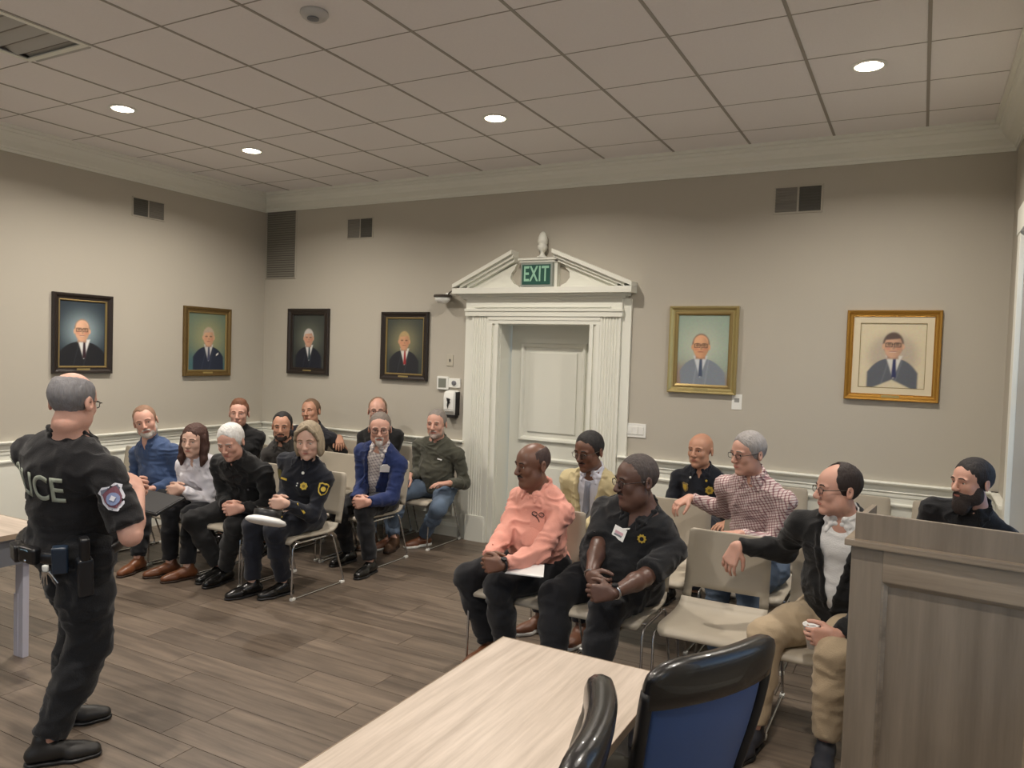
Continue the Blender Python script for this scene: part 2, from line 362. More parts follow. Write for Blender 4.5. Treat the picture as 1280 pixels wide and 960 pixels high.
b = bmesh.new(); lathe(b, [(0.05, 0), (0.05, 0.012), (0.03, 0.02), (0.018, 0.04), (0.02, 0.055), (0.036, 0.066), (0.045, 0.085), (0.048, 0.10), (0.043, 0.115), (0.036, 0.122), (0.045, 0.135), (0.047, 0.16), (0.04, 0.195), (0.025, 0.225), (0.008, 0.24)], 20, (3.545, -0.06, 2.70))
dpart('finial', b, M_TRIM, True)
# exit sign
ex = empty('exit_sign', (3.518, -0.07, 2.545)); tag(ex, 'green EXIT sign with pale letters in the gap of the door pediment', 'sign')
M_EXG = mat('exit_green', (40, 84, 74), 0.35); M_EXL = mat('exit_letter', (150, 196, 170), 0.5)
obj('housing', box(-0.160, -0.045, -0.108, 0.160, 0, 0.108, 0.004), mat('exit_frame', (150, 156, 148), 0.45, 0.2), ex); obj('face', box(-0.142, -0.05, -0.090, 0.142, -0.044, 0.090), M_EXG, ex)
me = text_mesh('EXIT', 0.195, 0.0015, 1.05, 0.62); me.transform(Matrix.Rotation(PI / 2, 4, 'X')); me.materials.append(M_EXL); o = obj('letters', me, None, ex, (0, -0.052, 0.0))

# ------------------------------------------------------------------ windows of the right wall
M_GLASS = mat('window_glass', (235, 240, 245), 0.05, trans=1.0)
for i, (a, b) in enumerate(WIN):
    wn_ = empty('window_%d' % (i + 1), (X, (a + b) / 2, WZ0)); struct(wn_, 'tall white-framed sash window in the right wall'); c0 = V((X, (a + b) / 2, WZ0))
    def wp(name, bm, m=M_TRIM):
        o = obj(name, bm, m, wn_); o.matrix_parent_inverse = Matrix.Translation(-c0); return o
    q = bmesh.new()
    bx(q, X - 0.03, a - 0.13, 0.0 if i == 0 else WZ0 - 0.2, X, a, WZ1 + 0.13, 0.004); bx(q, X - 0.03, b, 0.136, X, b + 0.13, WZ1 + 0.13, 0.004); bx(q, X - 0.035, a - 0.15, WZ1, X, b + 0.15, WZ1 + 0.16, 0.004)
    wp('window_casing', q)
    q = box(X - 0.07, a - 0.16, WZ0 - 0.04, X + 0.12, b + 0.16, WZ0, 0.006); wp('window_sill', q)
    q = bmesh.new(); s0, s1 = X + 0.12, X + 0.17; zm = (WZ0 + WZ1) / 2
    for z0, z1 in ((WZ0, WZ0 + 0.06), (zm - 0.025, zm + 0.025), (WZ1 - 0.05, WZ1)): bx(q, s0, a, z0, s1, b, z1)
    for y in (a, b - 0.05): bx(q, s0, y, WZ0, s1, y + 0.05, WZ1)
    for y in (a + (b - a) / 3, a + 2 * (b - a) / 3): bx(q, s0 + 0.01, y - 0.01, WZ0, s1 - 0.01, y + 0.01, WZ1)
    for z in (WZ0 + (zm - WZ0) / 2, zm + (WZ1 - zm) / 2): bx(q, s0 + 0.01, a, z - 0.01, s1 - 0.01, b, z + 0.01)
    wp('window_sash', q)
    pl = bpy.data.lights.new('portal', 'AREA'); pl.shape = 'RECTANGLE'; pl.size = b - a; pl.size_y = WZ1 - WZ0; pl.cycles.is_portal = True; po = bpy.data.objects.new('portal', pl); COL.objects.link(po); po.location = (X + 0.28, (a + b) / 2, (WZ0 + WZ1) / 2); po.rotation_euler = (0, R(90), 0); po.parent = wn_; po.matrix_parent_inverse = Matrix.Translation(-c0)
    wp('window_pane', box(X + 0.143, a + 0.04, WZ0 + 0.04, X + 0.147, b - 0.04, WZ1 - 0.04), M_GLASS)
# ground outside the windows, tinted blue so the leather chair reflects blue
struct(obj('ground', box(X + WT, -14, -0.6, X + 30, 6, -0.5), mat('paving', (136, 154, 176), 0.9, var=0.2, vscale=2)), 'ground outside the windows')

# ------------------------------------------------------------------ downlights (the lamp, its trim and its light)
dl_trim = bmesh.new(); lathe(dl_trim, [(0.095, 0.0), (0.1, -0.004), (0.078, -0.006), (0.07, 0.0)], 28)
t_me = bpy.data.meshes.new('trim_ring'); dl_trim.to_mesh(t_me); dl_trim.free(); t_me.materials.append(M_WHITE)
dl_l = bmesh.new(); lathe(dl_l, [(0.066, -0.003), (0.07, -0.006), (0.055, -0.010), (0.02, -0.012)], 24)
l_me = bpy.data.meshes.new('lens'); dl_l.to_mesh(l_me); dl_l.free(); l_me.materials.append(mat('lamp_lens', (255, 244, 220), 0.4, emit=(255, 236, 205), est=26.0))
LP = [(1.388, -2.72, 'lit round recessed ceiling light nearest the left edge of the ceiling'), (1.388, -1.50, 'lit round recessed ceiling light nearest the room corner'),
      (3.83, -1.48, 'lit round recessed ceiling light above the door'), (6.29, -1.50, 'lit round recessed ceiling light at the right, large and bright'),
      (3.83, -4.72, None), (6.29, -4.2, None), (1.388, -5.3, None), (6.29, -7.4, None), (3.83, -7.4, None)]
for x, y, lab in LP:
    e = empty('ceiling_light', (x, y, Z)); tag(e, lab or ['lit round recessed ceiling light above the foreground table', 'recessed ceiling light beside the lectern, above the frame', 'recessed ceiling light by the left wall, beyond the frame', 'recessed ceiling light behind the camera by the right wall', 'recessed ceiling light behind the camera, mid room'][[4.72, 4.2, 5.3, 7.4, 7.4].index(-y) + (1 if (y == -7.4 and x < 5) else 0)], 'light', 'recessed ceiling lights')
    obj('trim_ring', t_me, None, e); obj('lens', l_me, None, e)
    ld = bpy.data.lights.new('lamp', 'AREA'); ld.shape = 'DISK'; ld.size = 0.13; ld.energy = LAMP_W; ld.color = LAMP_COL; ld.spread = R(150)
    lo = bpy.data.objects.new('lamp', ld); COL.objects.link(lo); lo.parent = e; lo.location = (0, 0, -0.016)

# slot diffuser, smoke detector
vx, vy = GX + VENT_K * T + T / 2, GY + VENT_J * T + T / 2
e = empty('ceiling_vent', (vx, vy, Z)); tag(e, 'square metal ceiling air diffuser with dark slots', 'vent')
fr = bmesh.new(); h = 0.30
for s, t, z0, z1 in ((h, h - 0.035, -0.008, 0.0),):
    for x0, y0, x1, y1 in ((-s, -s, s, -t), (-s, t, s, s), (-s, -t, -t, t), (t, -t, s, t)): bx(fr, x0, y0, z0, x1, y1, z1)
obj('vent_frame', fr, M_TRIM, e); obj('vent_back', box(-h, -h, 0.03, h, h, 0.035), M_BLACK, e)
for i in range(5):
    y = -0.24 + i * 0.12; q = bmesh.new(); prism(q, [(y, 0.025), (y + 0.085, -0.006), (y + 0.09, -0.002), (y + 0.012, 0.03)], -0.265, 0.265, 'x'); obj('louvre', q, mat('louvre', (176, 174, 168), 0.5), e)
e = empty('smoke_detector', (3.828, -3.341, Z)); tag(e, 'small round white smoke detector on the ceiling', 'detector')
q = bmesh.new(); lathe(q, [(0.07, 0), (0.072, -0.012), (0.06, -0.03), (0.045, -0.04), (0.02, -0.042)], 24); obj('housing', q, mat('detector_white', (190, 188, 184), 0.5), e, smooth=True)
q = bmesh.new(); lathe(q, [(0.03, -0.041), (0.03, -0.046), (0.01, -0.048)], 16, (0.01, -0.02, 0)); obj('sensor_eye', q, M_GREY, e)

# ------------------------------------------------------------------ wall vents
def wallvent(cx, cz, wd, ht, wallname, dark, label):
    loc = (cx, -0.001, cz) if wallname == 'back' else (0.001, cx, cz)
    e = empty('wall_vent', loc, 0 if wallname == 'back' else PI / 2); tag(e, label, 'vent', 'wall vents near the crown moulding')
    q = bmesh.new(); frame_ring(q, -wd / 2 - 0.012, -ht / 2 - 0.012, wd / 2 + 0.012, ht / 2 + 0.012, 0, [(0, 0), (0.003, 0.008), (0.014, 0.008), (0.014, 0.0)], 'back', 0); obj('vent_frame', q, M_WALL, e)
    for s in (0, 1):
        x0 = -wd / 2 if s == 0 else 0.008; x1 = -0.008 if s == 0 else wd / 2; dk = (s == dark)
        obj('vent_back', box(x0, -0.002, -ht / 2, x1, 0.0, ht / 2), M_DKVENT if dk else M_MDVENT, e)
        q = bmesh.new(); nz = 9
        for i in range(nz):
            z = -ht / 2 + (i + 0.5) * ht / nz; prism(q, [(-0.003, z - 0.006), (-0.010, z - 0.007 if dk else z + 0.004), (-0.010, z - 0.004 if dk else z + 0.007), (-0.003, z + 0.0)], x0, x1, 'x')
        o = obj('slats', q, M_DKVENT if dk else M_MDVENT, e); o['kind'] = 'stuff'
wallvent(1.37, 3.087, 0.33, 0.20, 'back', 1, 'small two-part wall vent above the framed portraits, left of the door')
wallvent(5.725, 3.095, 0.34, 0.195, 'back', 1, 'small two-part wall vent above the gold-framed portraits')
wallvent(-1.49, 3.10, 0.33, 0.165, 'left', 0, 'small two-part wall vent on the left wall')
e = empty('wall_grille', (0.245, -0.001, 2.965)); tag(e, 'tall grey return-air grille in the corner of the back wall', 'vent')
q = bmesh.new(); frame_ring(q, -0.235, -0.39, 0.235, 0.39, 0, [(0, 0), (0.003, 0.008), (0.02, 0.008), (0.02, 0.0)], 'back', 0); obj('grille_frame', q, M_WALL, e)
obj('grille_back', box(-0.22, -0.002, -0.375, 0.22, 0, 0.375), mat('grille_dark', (104, 100, 92), 0.7), e)
for i in range(30):
    z = -0.37 + i * 0.0255
    if i == 0:
        q = bmesh.new(); prism(q, [(-0.003, 0), (-0.012, -0.012), (-0.012, -0.009), (-0.003, 0.006)], -0.218, 0.218, 'x'); o = obj('slat', q, mat('grille_slat', (134, 130, 120), 0.6), e, (0, 0, z)); sl = o
    else: c = sl.copy(); COL.objects.link(c); c.parent = e; c.location = (0, 0, z)
# ------------------------------------------------------------------ small wall fixtures
e = empty('emergency_light', (2.50, -0.0, 2.37)); tag(e, 'small white wall camera with a dark rim beside the pediment', 'camera')
q = bmesh.new(); lathe(q, [(0.03, 0), (0.03, 0.02), (0.012, 0.03), (0.012, 0.09)], 14); bmesh.ops.rotate(q, matrix=Matrix.Rotation(PI / 2, 3, 'X'), verts=q.verts[:]); obj('wall_arm', q, M_WHITE, e)
q = bmesh.new(); lathe(q, [(0.085, 0.012), (0.09, 0), (0.088, -0.012), (0.07, -0.014)], 20, (0, -0.10, -0.01)); obj('rim', q, mat('dark_rim', (70, 62, 54), 0.4, 0.3), e)
q = bmesh.new(); lathe(q, [(0.076, 0.0), (0.074, -0.035), (0.045, -0.065), (0.01, -0.072)], 20, (0, -0.10, -0.015)); obj('dome', q, M_WHITE, e, smooth=True)
q = bmesh.new(); tube(q, [(0.02, -0.03, 0.015), (0.05, -0.05, 0.03), (0.075, -0.03, 0.055), (0.07, -0.01, 0.075)], 0.007, 8); obj('bracket', q, mat('dark_rim'), e)
e = empty('wall_sensor', (2.545, -0.0, 1.735)); tag(e, 'tiny blank wall plate with a dark dot, above the thermostat', 'plate'); obj('plate', box(-0.035, -0.008, -0.055, 0.035, 0, 0.055, 0.003), mat('plate_beige', (184, 178, 162), 0.5), e); obj('dot', box(-0.006, -0.014, -0.012, 0.006, -0.008, 0.014, 0.002), M_BLACK, e)
e = empty('thermostat', (2.475, 0, 1.51)); tag(e, 'white thermostat with a square grey screen, left of the door', 'thermostat'); obj('case', box(-0.065, -0.028, -0.065, 0.065, 0, 0.065, 0.008), M_WHITE, e); obj('screen', box(-0.045, -0.030, -0.045, 0.045, -0.027, 0.045), mat('lcd', (126, 128, 118), 0.3), e)
e = empty('wall_control', (2.61, 0, 1.515)); tag(e, 'white oblong wall control with a round dial beside the thermostat', 'control'); obj('case', box(-0.07, -0.02, -0.045, 0.066, 0, 0.045, 0.005), M_WHITE, e)
q = bmesh.new(); lathe(q, [(0.024, 0), (0.024, 0.012), (0.015, 0.016)], 16); bmesh.ops.rotate(q, matrix=Matrix.Rotation(PI / 2, 3, 'X'), verts=q.verts[:]); obj('dial', q, M_GREY, e, (0.0, -0.02, 0))
e = empty('soap_dispenser', (2.60, 0, 1.31)); tag(e, 'white hand sanitizer dispenser with a black logo on the wall', 'dispenser')
q = bmesh.new(); prism(q, [(0, 0.135), (-0.085, 0.12), (-0.10, 0.06), (-0.095, -0.06), (-0.06, -0.115), (0, -0.12)], -0.062, 0.062, 'x'); bmesh.ops.bevel(q, geom=q.edges[:], offset=0.008, segments=2, affect='EDGES'); obj('cover', q, M_WHITE, e)
obj('drip_base', box(-0.055, -0.075, -0.135, 0.055, 0, -0.105, 0.006), M_BLACK, e); obj('side_strip', box(0.060, -0.07, -0.11, 0.068, 0, 0.12), M_BLACK, e)
q = bmesh.new(); prism(q, [(-0.022, 0.062), (0.022, 0.052), (0.014, 0.03), (0.02, 0.018), (0.004, 0.0), (-0.006, -0.045), (-0.014, -0.01), (-0.01, 0.02), (-0.018, 0.04)], -0.104, -0.099, 'y'); obj('logo', q, M_BLACK, e)
e = empty('light_switch', (4.475, 0, 1.19)); tag(e, 'wide white light switch plate right of the door', 'switch'); obj('plate', box(-0.095, -0.008, -0.06, 0.095, 0, 0.06, 0.003), M_WHITE, e)
for i in range(3): obj('rocker', box(-0.075 + i * 0.052, -0.013, -0.034, -0.029 + i * 0.052, -0.007, 0.034, 0.002), M_WHITE, e)
e = empty('wall_label', (5.325, 0, 1.487)); tag(e, 'small white card stuck to the wall below the silvery portrait', 'card'); obj('card', box(-0.04, -0.004, -0.062, 0.04, 0, 0.062), M_WHITE, e); obj('print', box(-0.02, -0.005, -0.004, 0.02, -0.0035, 0.03), mat('card_print', (150, 150, 146), 0.6), e)

# ------------------------------------------------------------------ framed portraits: painted canvases
def canvas_mat():
    m = bpy.data.materials.new('painted_canvas'); m.use_nodes = True; n = m.node_tree.nodes; l = m.node_tree.links; b = n['Principled BSDF']; b.inputs['Roughness'].default_value = 0.45
    a = n.new('ShaderNodeAttribute'); a.attribute_name = 'paint'; t = n.new('ShaderNodeTexNoise'); t.inputs['Scale'].default_value = 55; tc = n.new('ShaderNodeTexCoord'); l.new(tc.outputs['Object'], t.inputs[0])
    mx = n.new('ShaderNodeMix'); mx.data_type = 'RGBA'; mx.blend_type = 'OVERLAY'; mx.inputs['Factor'].default_value = 0.12; l.new(a.outputs['Color'], mx.inputs['A']); l.new(t.outputs[1], mx.inputs['B']); l.new(mx.outputs['Result'], b.inputs['Base Color'])
    bp = n.new('ShaderNodeBump'); bp.inputs['Strength'].default_value = 0.2; bp.inputs['Distance'].default_value = 0.002; l.new(t.outputs[0], bp.inputs['Height']); l.new(bp.outputs[0], b.inputs['Normal'])
    return m
M_CANVAS = canvas_mat()
def portrait_mesh(wd, ht, p):
    nx, ny = 84, int(84 * ht / wd); u, v = np.meshgrid(np.linspace(-1, 1, nx), np.linspace(-1, 1, ny)); asp = ht / wd; v = v * asp
    c = np.zeros((ny, nx, 3)); L = lambda t: np.array(lin(t)[:3])
    def mixm(mask, col):
        nonlocal c
        mask = np.clip(mask, 0, 1)[..., None]; c = c * (1 - mask) + L(col) * mask
    soft = lambda d, s=0.05: 1 / (1 + np.exp(np.clip(d / s * 4, -40, 40)))
    c[:] = L(p['bg0']); mixm(np.exp(-(((u - p['x']) ** 2 + (v - p['y']) ** 2) / p.get('glow', 0.35))), p['bg1'])
    if 'bg2' in p: mixm(soft(v + asp * 0.55 + 0.2 * u, 0.6) * 0.8, p['bg2'])
    s = p['s']; x = (u - p['x']) / s; y = (v - p['y']) / s
    if p.get('vign'): mixm(soft((((x * .62) ** 2 + ((y + .9) * .62) ** 2) ** .5 - 1.25), .5) * 0.55, p['vign'])
    # shoulders and coat, then shirt, tie
    sh = p.get('sh', 2.3); dx = x - p.get('lean', 0.0) * (-y - 1) * 0.2
    coat = np.maximum(np.abs(dx) - sh * np.clip(((-y - 1.15) / 1.3), 0.02, 1) ** 0.38, y + 1.15)
    if p.get('vign'): coat = np.maximum(coat, -(y + 3.1 + 0.5 * np.abs(x)))
    m_ = soft(coat, 0.12); mixm(m_, p['coat'])
    mixm(m_ * soft(np.abs(np.abs(dx - 0.25 * (y + 2.2)) - 0.55) - 0.05, 0.08) * 0.35, tuple(min(255, k + 40) for k in p['coat']))
    sx = x - p.get('tx', 0.0)
    shirt = np.maximum(np.abs(sx) - np.clip(0.62 + (y + 1.1) * 0.32, 0, 1), y + 0.9); mixm(soft(shirt, 0.1) * (y > -3.0), p['shirt'])
    tie = np.maximum(np.abs(sx - 0.05) - (0.13 + 0.06 * np.clip(-y - 1.3, 0, 1)), np.maximum(y + 1.15, -(y + 2.9))); mixm(soft(tie, 0.07), p['tie'])
    # neck, ears, hair, face
    mixm(soft(np.maximum(np.abs(x) - 0.48, np.abs(y + 0.9) - 0.3), 0.12), tuple(int(k * 0.8) for k in p['skin']))
    mixm(soft((((x) / 0.86) ** 2 + ((y - 0.2) / 1.08) ** 2) ** .5 - 1, 0.12), p['hair'])
    for sd in (-1, 1): mixm(soft((((x - sd * .8) / .14) ** 2 + ((y + .05) / .26) ** 2) ** .5 - 1, 0.3), p['skin'])
    fa = (((x) / 0.76) ** 2 + ((y + 0.05) / 1.05) ** 2) ** .5 - 1
    if not p.get('bald'): fa = np.maximum(fa, y - 0.62 - 0.1 * x)
    fm = soft(fa, 0.1); mixm(fm, p['skin'])
    if p.get('bald'): mixm(soft((((x) / 0.7) ** 2 + ((y - 0.45) / 0.7) ** 2) ** .5 - 1, 0.15), tuple(min(255, k + 14) for k in p['skin']))
    mixm(fm * soft(-(x - 0.25), 0.5) * 0.35, tuple(int(k * 0.62) for k in p['skin']))
    for sd in (-1, 1):
        mixm(soft((((x - sd * .33) / .2) ** 2 + ((y - .12) / .1) ** 2) ** .5 - 1, 0.4) * 0.75, tuple(int(k * 0.42) for k in p['skin']))
        mixm(soft((((x - sd * .33) / .22) ** 2 + ((y - .3) / .045) ** 2) ** .5 - 1, 0.4) * 0.7, p['hair'] if not p.get('bald') else (90, 66, 52))
        mixm(soft((((x - sd * .42) / .22) ** 2 + ((y + .22) / .16) ** 2) ** .5 - 1, 0.8) * 0.35, (205, 120, 96))
    mixm(soft((((x - .05) / .12) ** 2 + ((y + .2) / .12) ** 2) ** .5 - 1, 0.4) * 0.5, tuple(int(k * 0.7) for k in p['skin']))
    mixm(soft((((x) / .3) ** 2 + ((y + .5) / .05) ** 2) ** .5 - 1, 0.5) * 0.8, (140, 66, 56))
    mixm(soft((((x) / .26) ** 2 + ((y + .56) / .03) ** 2) ** .5 - 1, 0.5) * p.get('smile', 0.0), (230, 220, 210))
    if p.get('glasses'):
        for sd in (-1, 1):
            q = np.maximum(np.abs(x - sd * .35) - .27, np.abs(y - .1) - .17); mixm(soft(np.abs(q) - 0.035, 0.05), p['glasses'])
        mixm(soft(np.maximum(np.abs(x) - .12, np.abs(y - .16) - .03), 0.05), p['glasses'])
    if p.get('hanky'): mixm(soft(np.maximum(np.abs(x - 1.35) - .16, np.abs(y + 2.1 - 0.6 * (x - 1.35)) - .1), 0.08), (225, 222, 215))
    me = bpy.data.meshes.new('canvas'); X_ = (u * wd / 2).ravel(); Z_ = (v / asp * ht / 2).ravel(); vs = np.column_stack((X_, np.zeros(nx * ny), Z_))
    idx = np.arange(nx * ny).reshape(ny, nx); f = np.column_stack((idx[:-1, :-1].ravel(), idx[:-1, 1:].ravel(), idx[1:, 1:].ravel(), idx[1:, :-1].ravel()))
    me.from_pydata(vs.tolist(), [], f.tolist()); at_ = me.color_attributes.new('paint', 'FLOAT_COLOR', 'POINT')
    at_.data.foreach_set('color', np.column_stack((c.reshape(-1, 3), np.ones(nx * ny))).ravel().astype(np.float32)); me.materials.append(M_CANVAS); return me
FR_DK = mat('frame_dark', (38, 30, 26), 0.35, bump=0.2, bscale=60); FR_GD = mat('frame_gold', (184, 138, 64), 0.32, 0.8, bump=0.2, bscale=70); FR_AG = mat('frame_pale_gold', (190, 172, 118), 0.3, 0.8, bump=0.2, bscale=70); FR_BZ = mat('frame_bronze', (118, 96, 58), 0.38, 0.6, bump=0.3, bscale=60)
LINER = mat('liner_gold', (150, 130, 84), 0.4, 0.6); MATB = mat('mat_board', (214, 202, 174), 0.7)
def portrait(cx, cz, wd, ht, wl, fmat, fw, lw, lmat, p, label, plate=FR_AG, mb=0.0):
    loc = (cx, -0.002, cz) if wl == 'back' else (0.002, cx, cz)
    e = empty('portrait', loc, 0 if wl == 'back' else PI / 2); tag(e, label, 'painting', 'framed portraits on the walls')
    q = bmesh.new(); frame_ring(q, -wd / 2, -ht / 2, wd / 2, ht / 2, 0, [(0, 0), (0, 0.028), (0.006, 0.036), (fw * 0.4, 0.034), (fw * 0.7, 0.022), (fw, 0.02), (fw, 0.005)], 'back', 0); obj('frame', q, fmat, e)
    q = bmesh.new(); frame_ring(q, -wd / 2 + fw, -ht / 2 + fw, wd / 2 - fw, ht / 2 - fw, 0, [(0, 0.018), (lw * 0.5, 0.02), (lw, 0.012), (lw, 0.004)], 'back', 0); obj('liner', q, lmat, e)
    i = fw + lw
    if mb:
        q = bmesh.new(); frame_ring(q, -wd / 2 + i, -ht / 2 + i, wd / 2 - i, ht / 2 - i, 0, [(0, 0.011), (mb, 0.011), (mb, 0.006)], 'back', 0); obj('mat_board', q, MATB, e); i += mb - 0.004
        q = bmesh.new(); frame_ring(q, -wd / 2 + i, -ht / 2 + i, wd / 2 - i, ht / 2 - i, 0, [(0, 0.0115), (0.004, 0.0115), (0.004, 0.006)], 'back', 0); obj('inner_line', q, LINER, e)
    me = portrait_mesh(wd - 2 * i + 0.004, ht - 2 * i + 0.004, p); obj('canvas', me, None, e, (0, -0.006, 0), True)
    obj('backing', box(-wd / 2 + 0.004, -0.005, -ht / 2 + 0.004, wd / 2 - 0.004, 0.0, ht / 2 - 0.004), FR_DK, e)
    obj('name_plate', box(-0.06, -0.027, -ht / 2 + fw * 0.42, 0.06, -0.021, -ht / 2 + fw * 0.42 + 0.024), plate, e)
SK = (206, 160, 132)
portrait(-2.135, 1.872, 0.552, 0.71, 'left', FR_DK, 0.052, 0.016, LINER, dict(bg0=(34, 46, 58), bg1=(150, 170, 176), glow=0.5, x=-0.02, y=0.12, s=0.40, skin=(218, 170, 138), hair=(150, 128, 112), coat=(26, 28, 34), shirt=(225, 225, 222), tie=(52, 30, 40), glasses=(60, 34, 28), bald=True, smile=0.6, tx=0.2, sh=2.6), 'dark-framed portrait of a bald smiling man in glasses, leftmost on the left wall')
portrait(-0.787, 1.842, 0.594, 0.72, 'left', FR_BZ, 0.05, 0.016, LINER, dict(bg0=(92, 112, 100), bg1=(150, 150, 112), bg2=(60, 100, 110), glow=0.8, x=0.08, y=0.2, s=0.36, skin=(206, 160, 128), hair=(178, 160, 140), coat=(36, 44, 62), shirt=(200, 200, 198), tie=(70, 74, 96), hanky=True, sh=2.3), 'bronze-framed portrait of a man in a navy suit, on the left wall nearest the corner')
portrait(0.69, 1.883, 0.595, 0.72, 'back', FR_DK, 0.06, 0.012, FR_DK, dict(bg0=(52, 56, 54), bg1=(104, 108, 96), glow=0.5, x=0.0, y=0.16, s=0.36, skin=(200, 154, 128), hair=(196, 190, 184), coat=(26, 30, 42), shirt=(214, 214, 212), tie=(44, 60, 66), tx=0.1, sh=2.3), 'dark-framed portrait of a white-haired man, on the back wall nearest the corner')
portrait(1.993, 1.862, 0.586, 0.695, 'back', FR_DK, 0.055, 0.016, LINER, dict(bg0=(56, 62, 58), bg1=(134, 130, 100), glow=0.5, x=-0.04, y=0.22, s=0.36, skin=(200, 150, 116), hair=(176, 152, 108), coat=(34, 36, 42), shirt=(216, 214, 206), tie=(150, 40, 44), tx=0.1, sh=2.3), 'dark-framed portrait of a man with a red tie, between the corner and the door')
portrait(5.032, 1.902, 0.57, 0.722, 'back', FR_AG, 0.045, 0.03, LINER, dict(bg0=(146, 166, 152), bg1=(186, 194, 176), bg2=(150, 116, 104), glow=0.9, x=-0.08, y=0.12, s=0.40, skin=(214, 160, 120), hair=(128, 98, 80), coat=(128, 136, 146), shirt=(206, 210, 214), tie=(70, 82, 104), glasses=(80, 60, 50), bald=True, sh=2.2, lean=0.6), 'silvery-gold framed portrait of a bald man in a light grey suit, right of the door')
portrait(6.438, 1.895, 0.63, 0.67, 'back', FR_GD, 0.04, 0.008, FR_GD, dict(bg0=(214, 202, 172), bg1=(214, 202, 172), glow=0.9, x=0.02, y=0.32, s=0.36, skin=(206, 164, 136), hair=(92, 76, 70), coat=(92, 96, 104), shirt=(214, 212, 204), tie=(44, 50, 92), glasses=(54, 44, 44), sh=2.1, tx=0.1, smile=0.5, vign=(150, 136, 132)), 'gold-framed sketch portrait of a smiling man in glasses on cream paper, at the right', FR_AG, 0.05)
